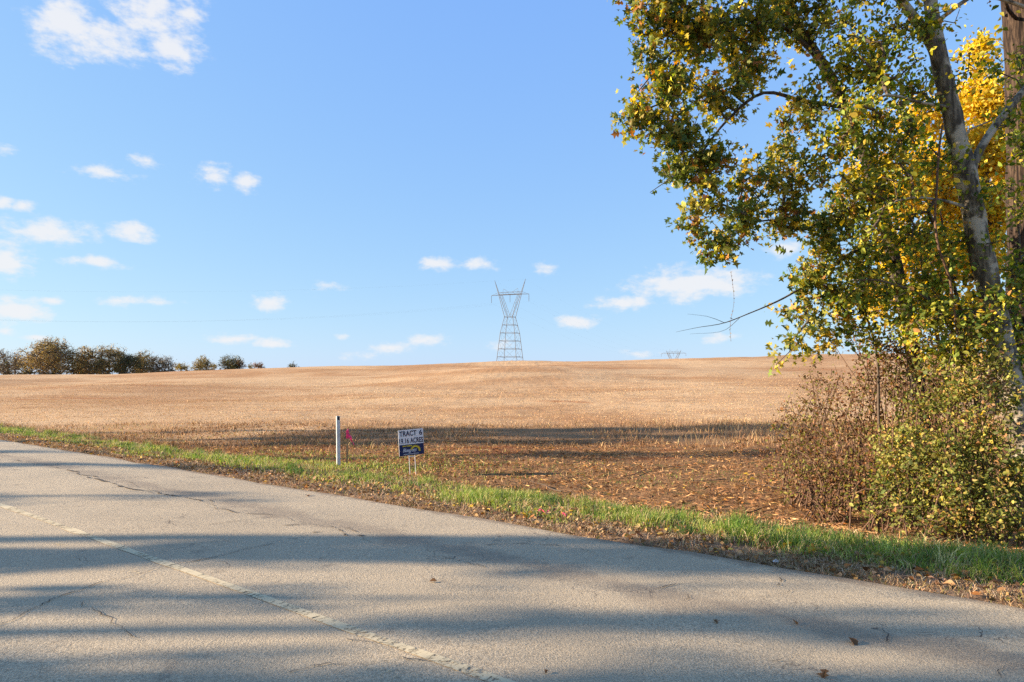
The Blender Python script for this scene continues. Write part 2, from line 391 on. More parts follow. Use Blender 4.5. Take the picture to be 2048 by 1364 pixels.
def road_z(d):
    t = (d - (CENTRE - EDGE)) / 3.3
    return .05 * (1 - np.clip(np.abs(t), 0, 1) ** 2)
def build_road():
    u = np.concatenate([np.linspace(-160, -14, 60), np.arange(-13.8, 45, .22), np.linspace(45.5, 600, 120)])
    d0 = NEAR - EDGE
    ds = np.linspace(d0, 0, 15)
    U, D = np.meshgrid(u, ds); 
    jit = .05 * vnoise(U, 0 * U, 1.3, 11) + .03 * vnoise(U, 0 * U, .45, 12)
    w = np.clip((D - ds[-3]) / (ds[-1] - ds[-3]), 0, 1); D = D + jit * w
    z = road_z(D) + .006 * vnoise(U, D, .9, 13)
    x, y = road_xy(U, D)
    top = np.stack([x, y, z], -1); n = len(u)
    edge = top[-1].copy(); edge[:, 2] = -.13; nearb = top[0].copy(); nearb[:, 2] = -.15
    V = np.concatenate([nearb[None], top[:1], top, top[-1:], edge[None]]).reshape(-1, 3)
    rows = [0] + list(range(2, 2 + len(ds) - 1)) + [2 + len(ds)]
    i = np.array(rows)[:, None] * n + np.arange(n - 1)[None, :]
    Fc = np.stack([i, i + n, i + n + 1, i + 1], -1).reshape(-1, 4)
    road = tag(mesh_np('road', V, Fc, M['road'], smooth=True), 'weathered two-lane asphalt country road', kind='structure')
    def ribbon(name, pts, widths, mat):
        pts = np.array(pts); t = np.gradient(pts, axis=0); t /= np.linalg.norm(t, axis=1)[:, None] + 1e-9
        nrm = np.stack([-t[:, 1], t[:, 0]], -1); w = np.asarray(widths)[:, None] / 2
        a = pts + nrm * w; b = pts - nrm * w
        P = np.concatenate([a, b]); z = road_z(dist(P[:, 0], P[:, 1])) + .006 * vnoise(along(P[:, 0], P[:, 1]), dist(P[:, 0], P[:, 1]), .9, 13) + (.005 if 'line' in name else .008)
        V = np.concatenate([P, z[:, None]], 1); k = len(pts); j = np.arange(k - 1)
        return mesh_np(name, V, np.stack([j, j + k, j + k + 1, j + 1], -1), mat, road)
    uu = np.arange(-30, 160, .2)
    for off, mt, w in ((0, 'paint', .088), (-.30, 'paint2', .085)):
        dd = CENTRE - EDGE + off + .012 * vnoise(uu, 0 * uu, 3, 21)
        ribbon('centre_line', np.stack(road_xy(uu, dd), -1), np.full(len(uu), w) + .02 * vnoise(uu, 0 * uu, .5, 22), M[mt])
    def g(px, py):
        Y = EYE * F / (py - HY) * .985; return ((px - 1024) / F * Y, Y)
    cracks = [([(-40,1268),(0,1252),(80,1222),(140,1198),(215,1172),(290,1150),(340,1138),(420,1122),(500,1102),(560,1090)], .011),
              ([(0,918),(60,925),(150,944),(190,958)], .03),([(240,962),(300,978),(330,990),(400,1000),(430,1016),(500,1024)], .022),
              ([(180,955),(240,972),(300,988),(330,992)], .05),([(560,1052),(620,1050),(660,1058),(700,1056)], .02),([(620,1068),(670,1062),(690,1075),(740,1078)], .02),
              ([(410,1002),(440,1022),(520,1030),(600,1044),(700,1066),(760,1090),(800,1102)], .018),
              ([(195,1068),(300,1060),(420,1052),(470,1046),(560,1036)], .008),
              ([(150,1210),(200,1235),(225,1258),(300,1288),(360,1330)], .007),
              ([(800,1105),(850,1118),(900,1122),(960,1135),(1010,1146)], .01),
              ([(960,1088),(1040,1085),(1120,1090),(1180,1100)], .012),
              ([(1770,1248),(1775,1262),(1768,1272),(1758,1285)], .009), ([(1850,1310),(1862,1300),(1858,1312),(1840,1318)], .008),
              ([(1560,1336),(1600,1326),(1640,1312),(1650,1302)], .008), ([(1465,1212),(1500,1198),(1540,1190),(1600,1180)], .007),
              ([(1292,1175),(1320,1172),(1350,1166),(1400,1160)], .012), ([(1540,1172),(1566,1160),(1572,1150)], .009),
              ([(560,1364),(640,1345),(720,1342),(800,1330),(880,1332)], .007), ([(2010,1330),(2005,1350),(2012,1380)], .006),
              ([(700,1290),(760,1302),(850,1340),(900,1360)], .006), ([(1380,1192),(1395,1203),(1372,1215)], .005)]
    for k, (pp, w) in enumerate(cracks):
        P = np.array([g(*q) for q in pp]); seg = np.linalg.norm(np.diff(P, axis=0), axis=1); s = np.concatenate([[0], np.cumsum(seg)])
        n = max(8, int(s[-1] / .035)); t = np.linspace(0, s[-1], n)
        Q = np.stack([np.interp(t, s, P[:, 0]), np.interp(t, s, P[:, 1])], -1)
        Q += RNG.normal(0, .008, Q.shape) + .06 * np.stack([vnoise(t, 0 * t, .45, k + 20), vnoise(t, 0 * t, .45, k + 30)], -1) + .03 * np.stack([vnoise(t, 0 * t, .2, k), vnoise(t, 0 * t, .2, k + 50)], -1)
        wd = w * np.clip(.15 + 1.1 * vnoise(t, 0 * t, .12, k + 90) + .7 * vnoise(t, 0 * t, .5, k + 70), 0, 1.3) + .0005; wd = np.maximum(wd, w * (.5 if k == 0 else .12)); wd[0] = wd[-1] = .0003
        ribbon('crack', Q, wd, M['crack'])
build_road()

# ------------------------------------------------------------------ blades, leaves, tubes
def unit(v): return v / (np.linalg.norm(v, axis=-1, keepdims=True) + 1e-9)
def blades(P, h, w, lean, col, bend=.35, vary=.12):
    "curved grass blades: 5 vertices, 3 triangles each"
    n = len(P); a = RNG.uniform(0, 2 * np.pi, n); side = np.stack([np.cos(a), np.sin(a), 0 * a], -1)
    b = RNG.uniform(0, 2 * np.pi, n); ld = np.stack([np.cos(b), np.sin(b), 0 * b], -1) * lean[:, None]
    h = h[:, None]; w = w[:, None]
    mid = P + np.array([0, 0, .55]) * h + ld * h * .35; tip = P + np.array([0, 0, 1.]) * h * (1 - bend * np.minimum(1, lean[:, None])) + ld * h
    V = np.stack([P - side * w / 2, P + side * w / 2, mid - side * w * .38, mid + side * w * .38, tip], 1).reshape(-1, 3)
    k = np.arange(n)[:, None] * 5
    Fc = np.concatenate([k + [0, 1, 3], k + [0, 3, 2], k + [2, 3, 4]], 1).reshape(-1, 3)
    c = col * (1 + RNG.normal(0, vary, (n, 1)))
    C = np.repeat(np.clip(c, .005, 1), 5, 0)
    return V, Fc, C
SIMPLE = (np.array([(0,0,0),(.27,.28,.06),(.30,.58,.07),(0,1,-.10),(-.30,.58,.07),(-.27,.28,.06)]), np.array([(0,1,2),(0,2,3),(0,3,4),(0,4,5)]))
LOBED = (np.array([(0,0,0),(.40,.18,.05),(.14,.36,.02),(.52,.62,.08),(.15,.70,.02),(0,1.05,-.10),(-.15,.70,.02),(-.52,.62,.08),(-.14,.36,.02),(-.40,.18,.05)]),
         np.array([(0,1,2),(2,3,4),(0,2,4),(0,4,5),(0,5,6),(0,6,8),(6,7,8),(0,8,9)]))
NARROW = (np.array([(0,0,0),(.17,.4,.04),(0,1,-.06),(-.17,.4,.04)]), np.array([(0,1,2),(0,2,3)]))
def leaves(P, axis, size, col, tpl=SIMPLE, upbias=.6, curl=None):
    T, Tr = tpl; n = len(P); y = unit(axis)
    r = RNG.normal(0, 1, (n, 3)); r[:, 2] += upbias
    x = unit(np.cross(y, r)); z = np.cross(x, y)
    k = RNG.uniform(.4, 2.2, n) if curl is None else curl
    t = np.repeat(T[None], n, 0); t[:, :, 2] *= k[:, None]
    V = P[:, None] + size[:, None, None] * (t[:, :, 0:1] * x[:, None] + t[:, :, 1:2] * y[:, None] + t[:, :, 2:3] * z[:, None])
    m = len(T); Fc = (np.arange(n)[:, None, None] * m + Tr[None]).reshape(-1, 3)
    return V.reshape(-1, 3), Fc, np.repeat(np.clip(col, .004, 1), m, 0)
def pick(cols, weights, n, var=.18):
    cols = np.array(cols, float); w = np.array(weights, float); i = RNG.choice(len(cols), n, p=w / w.sum())
    return cols[i] * np.exp(RNG.normal(0, var, (n, 1))) * (1 + RNG.normal(0, .05, (n, 3)))
def join(parts):
    V = []; Fc = []; C = []; o = 0
    for v, f, c in parts: V.append(v); Fc.append(f + o); C.append(c); o += len(v)
    return np.concatenate(V), np.concatenate(Fc), np.concatenate(C)
def segs(A, B, ra, rb, k=5):
    "separate tapered prisms from A to B"
    n = len(A); d = unit(B - A); ref = np.where(np.abs(d[:, 2:3]) > .9, np.array([[1., 0, 0]]), np.array([[0, 0, 1.]]))
    u = unit(np.cross(d, ref)); w = np.cross(d, u); t = np.arange(k) * 2 * np.pi / k
    ring = np.cos(t)[None, :, None] * u[:, None] + np.sin(t)[None, :, None] * w[:, None]
    V = np.concatenate([A[:, None] + ring * ra[:, None, None], B[:, None] + ring * rb[:, None, None]], 1).reshape(-1, 3)
    i = np.arange(n)[:, None] * 2 * k; j = np.arange(k)[None]; j2 = (j + 1) % k
    return V, np.stack([i + j, i + j2, i + k + j2, i + k + j], -1).reshape(-1, 4)
def tube(pts, rad, k=10, knob=0., seed=0):
    "one smooth tube along a polyline"
    pts = np.asarray(pts, float); n = len(pts); t = unit(np.gradient(pts, axis=0)); ref = np.array([.13, 1., .07])
    u = unit(np.cross(t, ref)); w = np.cross(t, u); a = np.arange(k) * 2 * np.pi / k
    R = np.asarray(rad, float)[:, None] * (1 + knob * vnoise(np.arange(n)[:, None] * .8 + 0 * a, np.cos(a)[None] * 2 + 7 + 0 * pts[:, :1], .9, seed))
    V = pts[:, None] + R[:, :, None] * (np.cos(a)[None, :, None] * u[:, None] + np.sin(a)[None, :, None] * w[:, None])
    V = V.reshape(-1, 3); i = np.arange(n - 1)[:, None] * k; j = np.arange(k)[None]; j2 = (j + 1) % k
    return V, np.stack([i + j, i + j2, i + k + j2, i + k + j], -1).reshape(-1, 4)
def resample(pts, step):
    pts = np.asarray(pts, float); s = np.concatenate([[0], np.cumsum(np.linalg.norm(np.diff(pts, axis=0), axis=1))])
    n = max(3, int(s[-1] / step)); t = np.linspace(0, s[-1], n)
    out = np.stack([smooth_interp(t, s, pts[:, c]) for c in range(pts.shape[1])], -1); return out

# ------------------------------------------------------------------ verge grass, mown litter, stubble
def scatter(u0, u1, d0, d1, n):
    u = RNG.uniform(u0, u1, n); d = RNG.uniform(d0, d1, n); x, y = road_xy(u, d); return u, d, x, y
def on_ground(x, y, dz=0.): return np.stack([x, y, ground(x, y) + dz], -1)

def build_grass():
    GREEN = [(.15,.235,.038),(.25,.325,.055),(.38,.415,.10),(.55,.46,.21),(.08,.15,.033)]
    TAN = [(.52,.35,.19),(.40,.25,.12),(.60,.44,.27),(.20,.20,.05),(.25,.14,.07)]
    # green strip
    n = 190000
    u = np.concatenate([RNG.uniform(-6, 7, int(n*.55)), RNG.uniform(7, 45, n - int(n*.55))]); d = RNG.uniform(.35, 3.6, n)
    x, y = road_xy(u, d)
    wob = .55 * vnoise(u, d, 1.6, 31) + .25 * vnoise(u, d, .5, 32)
    keep = np.clip((d + wob - .75) / .5, 0, 1) * np.clip((2.75 - d + wob) / .6, 0, 1)
    keep *= np.clip(.62 + 1.0 * vnoise(u, d, .7, 33) + .5 * vnoise(u, d, .2, 36), .06, 1)
    k = RNG.uniform(0, 1, n) < keep; u, d, x, y = u[k], d[k], x[k], y[k]; m = len(u)
    lush = np.clip(.5 + .6 * vnoise(u, d, 1.2, 34) + np.clip((1.5 - u) / 4, 0, .8), .15, 1.4)
    h = RNG.uniform(.04, .15, m) * (.45 + 1.05 * lush) ; far = np.clip((u - 5) / 25, 0, 1)
    col = pick(GREEN, [3.5, 4, 3.5, 2.6, 2], m)
    g1 = blades(on_ground(x, y), h, .005 + .004 * RNG.random(m) + .012 * far, RNG.uniform(.15, .9, m), col)
    # second patch of green low in the ditch around the post
    n = 9000; x = RNG.normal(-4.6, 1.9, n); y = RNG.normal(17.0, 1.5, n); d = dist(x, y); k = (d > 2.4) & (np.hypot(x + 2.25, y - 15.2) > .55) & (RNG.random(n) < .55 + .6 * vnoise(x, y, .8, 35)); x, y = x[k], y[k]; m = len(x)
    g2 = blades(on_ground(x, y), RNG.uniform(.05, .13, m), RNG.uniform(.010, .016, m), RNG.uniform(.2, .9, m), pick(GREEN, [3, 3.5, 2.5, 2, 2], m))
    # taller tufts, thickest towards the thicket
    nt = 420; u = np.concatenate([RNG.uniform(-5, 4, 220), RNG.uniform(4, 40, nt - 220)]); d = RNG.uniform(.9, 3.0, nt); per = 34
    u = np.repeat(u, per) + RNG.normal(0, .06, nt * per); d = np.repeat(d, per) + RNG.normal(0, .06, nt * per); x, y = road_xy(u, d); m = len(u)
    hh = np.repeat(RNG.uniform(.12, .30, nt), per) * RNG.uniform(.5, 1.1, m); cc = np.repeat(pick(GREEN, [4, 3, 2, 1, 3], nt), per, 0)
    g3 = blades(on_ground(x, y), hh, RNG.uniform(.005, .010, m), RNG.uniform(.2, 1.1, m), cc)
    V, Fc, C = join([g1, g2, g3]); tag(mesh_np('verge_grass', V, Fc, M['grass'], col=C), 'strip of short green grass along the road verge', 'grass', kind='stuff')
    # dead tan grass between asphalt and green
    n = 110000; u = np.concatenate([RNG.uniform(-6, 7, n // 2), RNG.uniform(7, 45, n - n // 2)]); d = np.abs(RNG.normal(.30, .55, n)) - .06
    k = RNG.random(n) < np.clip(.65 + .8 * vnoise(u, d, .5, 41), .1, 1); u, d = u[k], d[k]; x, y = road_xy(u, d); m = len(u); far = np.clip((u - 5) / 25, 0, 1)
    g1 = blades(on_ground(x, y, .0), RNG.uniform(.03, .10, m), .004 + .004 * RNG.random(m) + .010 * far, RNG.uniform(.5, 1.8, m), pick(TAN, [4, 3, 3, 1.2, 3], m), .6)
    # tan blades mixed in the green
    n = 24000; u = RNG.uniform(-6, 40, n); d = RNG.uniform(.8, 3.4, n); x, y = road_xy(u, d)
    g2 = blades(on_ground(x, y), RNG.uniform(.04, .16, n), RNG.uniform(.004, .010, n), RNG.uniform(.3, 1.3, n), pick(TAN, [4, 3, 3, 1, 2], n))
    V, Fc, C = join([g1, g2]); tag(mesh_np('dead_grass', V, Fc, M['straw'], col=C), 'fringe of dead tan grass beside the asphalt edge', 'grass', kind='stuff')
    # mown debris: lying straw, leaf bits
    n = 140000; u = RNG.uniform(-14, 34, n); d = 2.3 + 12.5 * RNG.random(n) ** 1.15; x, y = road_xy(u, d)
    k = (y < 23.5) & (RNG.random(n) < np.clip(.6 + .7 * vnoise(x, y, .9, 43), .1, 1)); x, y = x[k], y[k]; m = len(x)
    P = on_ground(x, y, .015); a = RNG.uniform(0, 2 * np.pi, m); ax = np.stack([np.cos(a), np.sin(a), RNG.normal(.05, .22, m)], -1)
    LIT = [(.60,.35,.155),(.45,.235,.095),(.68,.45,.23),(.18,.085,.035),(.52,.26,.09),(.08,.042,.022)]
    g1 = leaves(P, ax, .05 + .16 * RNG.random(m) ** 2, pick(LIT, [3, 4, 1.5, 3.5, 2.5, 3], m), (NARROW[0] * np.array([.26, 1, .5]), NARROW[1]))
    n = 17000; u = RNG.uniform(-14, 30, n); d = .2 + 13 * RNG.random(n) ** 1.3; x, y = road_xy(u, d); P = on_ground(x, y, .02)
    a = RNG.uniform(0, 2 * np.pi, n); ax = np.stack([np.cos(a), np.sin(a), RNG.normal(.1, .3, n)], -1)
    g2 = leaves(P, ax, RNG.uniform(.035, .085, n), pick([(.22,.11,.045),(.12,.06,.028),(.34,.20,.09),(.50,.30,.06),(.30,.12,.03)], [4, 4, 3, .5, 1], n), SIMPLE, 1.6)
    n = 4200; u = RNG.uniform(-6, 24, n); d = np.abs(RNG.normal(.7, 1.0, n)); x, y = road_xy(u, d); P = on_ground(x, y, .045); a = RNG.uniform(0, 2 * np.pi, n)
    g5 = leaves(P, np.stack([np.cos(a), np.sin(a), RNG.normal(.1, .3, n)], -1), RNG.uniform(.03, .08, n), pick([(.32,.18,.08),(.20,.11,.05),(.46,.29,.14),(.62,.40,.08),(.38,.17,.05)], [4, 2, 4, .8, .8], n), SIMPLE, 1.6)
    n = 15000; u = RNG.uniform(-14, 34, n); d = RNG.uniform(2.8, 14, n); x, y = road_xy(u, d)
    g3 = blades(on_ground(x, y), RNG.uniform(.03, .13, n), RNG.uniform(.006, .014, n), RNG.uniform(.1, .9, n), pick(LIT, [3, 4, 2, 3, 1, 3], n))
    n = 9000; u = RNG.uniform(-14, 34, n); d = RNG.uniform(2.8, 9, n); x, y = road_xy(u, d); k = vnoise(x, y, 1.5, 47) > .12; x, y = x[k], y[k]
    g4 = blades(on_ground(x, y), RNG.uniform(.03, .09, len(x)), RNG.uniform(.008, .014, len(x)), RNG.uniform(.1, .9, len(x)), pick(GREEN, [3, 3, 2, 2, 3], len(x)))
    V, Fc, C = join([g1, g2, g3, g4, g5]); tag(mesh_np('mown_litter', V, Fc, M['straw'], col=C), 'brown litter of mown stalks and leaves in the ditch', 'plant litter', kind='stuff')
    # standing dry grass at the field edge and stubble beyond
    ST = [(.54,.36,.18),(.62,.45,.25),(.42,.25,.11),(.28,.155,.07)]
    n = 42000; x = RNG.uniform(-24, 22, n); y = RNG.uniform(19, 33, n); d = dist(x, y)
    k = (d > 2.9) & (y > 20.5) & (y < 32) & (RNG.random(n) < np.clip(.5 + .8 * vnoise(x, y, 2.0, 51), .05, 1)); x, y = x[k], y[k]; m = len(x)
    g1 = blades(on_ground(x, y), RNG.uniform(.06, .26, m), RNG.uniform(.010, .02, m), RNG.uniform(.3, 1.3, m), pick([(.44,.27,.13),(.30,.17,.08),(.19,.10,.045),(.55,.37,.19),(.12,.065,.03)], [3, 4, 3, 1.5, 2], m))
    n = 80000; x = RNG.uniform(-45, 45, n); y = 21.5 + 38 * RNG.random(n) ** 1.2; k = (dist(x, y) > 3.0) & (y > 21.5 + 8 * np.clip((x + 13.5) / 8, 0, 1) + vnoise(x, y, 3, 57)) & (np.abs(x) < .8 * y + 4); x, y = x[k], y[k]; m = len(x)
    g2 = blades(on_ground(x, y), RNG.uniform(.03, .10, m), RNG.uniform(.014, .03, m), RNG.uniform(.1, 1.4, m), pick(ST, [4, 4, 3, 1], m), .5)
    n = 45000; x = RNG.uniform(-90, 90, n); y = RNG.uniform(55, 115, n); k = np.abs(x) < .8 * y + 4; x, y = x[k], y[k]; m = len(x)
    g3 = blades(on_ground(x, y), RNG.uniform(.04, .11, m), RNG.uniform(.03, .06, m), RNG.uniform(.1, 1.6, m), pick(ST, [4, 4, 4, 1.5], m), .5)
    n = 12000; x = RNG.uniform(3, 22, n); y = RNG.uniform(20, 32, n); k = (dist(x, y) > 12) & (RNG.random(n) < np.clip((x - 4) / 10, 0, 1)); x, y = x[k], y[k]; m = len(x)
    g4 = blades(on_ground(x, y), RNG.uniform(.12, .5, m), RNG.uniform(.007, .012, m), RNG.uniform(.1, .9, m), pick(ST, [3, 3, 4, 3], m))
    V, Fc, C = join([g1, g2, g3, g4]); tag(mesh_np('field_stubble', V, Fc, M['straw'], col=C), 'pale dry stubble covering the rising field', 'stubble', kind='stuff')
build_grass()

# ------------------------------------------------------------------ trees
def grow(stems, targets, seg=.22, rtip=.004, power=.5, order_from=0):
    """branches: stems are (points, radii); every target is joined to the nearest branch so far.
    returns tube data of the stems, of the limbs and, per target, its tip and direction"""
    pos = []; par = []; rad = []; fixed = []
    for pts, rr in stems:
        prev = -1
        if len(pos):
            dd = np.linalg.norm(np.array(pos) - pts[0], axis=1); j = int(dd.argmin()); prev = j if dd[j] < .6 else -1
        for p, r in zip(pts, rr):
            pos.append(np.array(p)); par.append(prev); rad.append(r); fixed.append(True); prev = len(pos) - 1
    nst = len(pos)
    base = np.array(pos)
    T = np.asarray(targets); order = np.argsort([np.linalg.norm(base - t, axis=1).min() for t in T])
    P = np.zeros((nst + len(T) * 40, 3)); P[:nst] = base; n = nst
    par = par + [0] * (len(P) - nst); tips = {}
    depth = np.zeros(len(P))
    for ti in order:
        t = T[ti]; v = t - P[:n]; dd = np.linalg.norm(v, axis=1)
        cost = dd + .55 * np.maximum(0, P[:n, 2] - t[2] + .1 * dd) + .02 * depth[:n]
        j = int(cost.argmin()); L = dd[j]; k = min(38, max(1, int(L / seg)))
        a = P[j]; pj = par[j]; dirp = unit(a - P[pj]) if pj >= 0 else np.array([0, 0, 1.])
        c = a + (dirp * .35 + np.array([0, 0, .22])) * L * .6 + RNG.normal(0, .07 * L, 3)
        s = (np.arange(1, k + 1) / k)[:, None]
        Q = (1 - s) ** 2 * a + 2 * s * (1 - s) * c + s * s * t + RNG.normal(0, .012 * min(L, 1.5) + .004, (k, 3))
        prev = j
        for q in Q:
            P[n] = q; par[n] = prev; depth[n] = depth[prev] + 1; prev = n; n += 1
        tips[ti] = prev
    P = P[:n]; par = np.array(par[:n]); cnt = np.zeros(n)
    for e in tips.values(): cnt[e] += 1
    for i in range(n - 1, nst - 1, -1): cnt[par[i]] += cnt[i] if par[i] >= nst else 0
    r = rtip * np.maximum(cnt, 1) ** power
    r[:nst] = rad[:nst]
    idx = np.arange(nst, n); pa = par[idx]; ra = np.minimum(r[pa], r[idx] * 1.35)
    V, Fc = segs(P[pa], P[idx], ra, r[idx])
    tipP = np.array([P[tips[i]] for i in range(len(T))]); tipD = np.array([P[tips[i]] - P[par[tips[i]]] for i in range(len(T))])
    return V, Fc, tipP, unit(tipD)

def blob_points(blobs, spacing):
    "points spread through balls (centre, radius, weight)"
    out = []
    for c, r, w in blobs:
        n = max(1, int(w * (r / spacing) ** 2.2 * 3.2)); q = unit(RNG.normal(0, 1, (n, 3))) * (r * RNG.random((n, 1)) ** .45)
        q[:, 2] *= .85; out.append(np.array(c) + q)
    return np.concatenate(out)

def spray(tipP, tipD, per, spread, size, palette, weights, tpl, droop=.5, clump=.35, along_=.35):
    "leaves around the tips; neighbours share a tendency of colour"
    n = len(tipP) * per; w = np.clip(np.exp(RNG.normal(-.1, .45, (len(tipP), 1))), .4, 1.3); P = np.repeat(tipP, per, 0) - np.repeat(tipD, per, 0) * RNG.uniform(0, along_, (n, 1)) + RNG.normal(0, 1, (n, 3)) * np.repeat(w, per, 0) * spread
    ax = np.repeat(tipD, per, 0) * .5 + RNG.normal(0, .75, (n, 3)); ax[:, 2] -= droop
    base = pick(palette, weights, len(tipP)); col = np.repeat(base, per, 0); alt = pick(palette, weights, n)
    m = RNG.random((n, 1)) < clump; col = np.where(m, col, alt) * np.exp(RNG.normal(0, .12, (n, 1)))
    return leaves(P, ax, np.clip(np.exp(RNG.normal(-.1, .32, n)), .4, 1.7) * size, col, tpl)

def stem_px(rows, step=.2):
    "rows of (column, row, depth, radius)"
    q = np.array([np.append(at(a, b, Y), r) for a, b, Y, r in rows]); q = resample(q, step); return q[:, :3], q[:, 3]
def blobs_px(rows): return [(at(a, b, Y), r * Y / F, w) for a, b, Y, r, w in rows]

LEAF_OBJ = {}
def single_leaves(parent, tpl_name, tpl, P, axis, size, mats):
    "a few of the largest leaves as pieces of their own, sharing meshes"
    for i in range(len(P)):
        key = (tpl_name, mats[i])
        if key not in LEAF_OBJ:
            me = bpy.data.meshes.new('leaf'); me.from_pydata([tuple(v) for v in tpl[0]], [], [tuple(map(int, t)) for t in tpl[1]]); me.materials.append(SOLID[mats[i]]); LEAF_OBJ[key] = me
        o = bpy.data.objects.new('leaf', LEAF_OBJ[key]); COL.objects.link(o); o.parent = parent
        o.location = Vector(P[i]) - parent.location
        q = Vector(axis[i]).to_track_quat('Y', 'Z'); o.rotation_mode = 'QUATERNION'; o.rotation_quaternion = q; o.scale = (size[i],) * 3
def solid_leaf(name, c):
    m = Mat(name); n = m.noise(25, 3); cc = m.mix(n, tuple(x * .7 for x in c), tuple(min(1, x * 1.3) for x in c)); m.color(cc); m.b.inputs['Roughness'].default_value = .55
    tr = m.N('ShaderNodeBsdfTranslucent'); m.L(cc, tr.inputs['Color']); mx = m.N('ShaderNodeMixShader'); mx.inputs[0].default_value = .35
    m.L(m.b.outputs[0], mx.inputs[1]); m.L(tr.outputs[0], mx.inputs[2]); m.L(mx.outputs[0], m.out.inputs['Surface']); return m.m
SOLID = dict(green=solid_leaf('green_leaf', (.13, .16, .03)), dark=solid_leaf('dark_green_leaf', (.045, .075, .02)), yellow=solid_leaf('yellow_leaf', (.55, .36, .04)),
             brown=solid_leaf('brown_leaf', (.22, .11, .045)), orange=solid_leaf('orange_leaf', (.45, .20, .04)))

PAL_OAK = [(0.070,0.112,0.028),(0.154,0.191,0.036),(0.282,0.270,0.045),(0.486,0.382,0.058),(0.794,0.527,0.051),(0.358,0.171,0.051)]
PAL_HACK = [(0.109,0.158,0.028),(0.218,0.264,0.041),(0.358,0.343,0.051),(0.589,0.448,0.058),(0.845,0.567,0.051),(0.333,0.185,0.058)]
PAL_GOLD = [(.68,.48,.04),(.74,.56,.06),(.58,.42,.045),(.44,.40,.06)]
PAL_HONEY = [(0.156,0.180,0.038),(0.240,0.246,0.054),(0.372,0.330,0.084),(0.084,0.102,0.026),(0.540,0.408,0.084),(0.384,0.216,0.084)]
PAL_DRY = [(.22,.105,.048),(.34,.19,.085),(.12,.062,.03),(.20,.185,.042)]

def tree(name, label, stems, blobs, spacing, per, size, spread, pal, wts, tpl, bark, leafm='leaf', singles=0, clump=.4, rtip=.004, cat='tree', trunk_name='trunk', knob=.12, droop=.5, extra_tips=None, dead=0.0, kind_crown=True, group=None):
    P0 = stems[0][0][0]; root = empty(name, (P0[0], P0[1], float(ground(P0[0], P0[1])))); tag(root, label, cat, group)
    off = np.array(root.location)
    parts = [tube(p, r, 10 if r[0] > .05 else 6, knob, i) for i, (p, r) in enumerate(stems)]
    v, f, _ = join([(a, b, np.zeros((len(a), 3))) for a, b in parts[:1]])
    mesh_np(trunk_name, v - off, f, bark, root, smooth=True)
    for a, b in parts[1:]: mesh_np('limb', a - off, b, bark, root, smooth=True)
    T = blob_points(blobs, spacing)
    if extra_tips is not None: T = np.concatenate([T, extra_tips])
    V, Fc, tp, td = grow(stems, T, rtip=rtip)
    mesh_np('branches', V - off, Fc, M['twig'], root)['kind'] = 'stuff'
    live = RNG.random(len(tp)) >= dead
    v, f, c = spray(tp[live], td[live], per, spread, size, pal, wts, tpl, droop, clump)
    cr = mesh_np('crown', v - off, f, M[leafm], root, col=c)
    if kind_crown: cr['kind'] = 'stuff'
    if singles:
        near = np.argsort(tp[:, 1] + RNG.normal(0, .3, len(tp)))[:singles]
        ax = td[near] + RNG.normal(0, .6, (len(near), 3)); ax[:, 2] -= .5
        single_leaves(root, name, tpl, tp[near] + RNG.normal(0, .05, (len(near), 3)), ax, RNG.uniform(.9, 1.25, len(near)) * size, RNG.choice(['green', 'dark', 'green', 'yellow', 'brown'], len(near)))
    return root

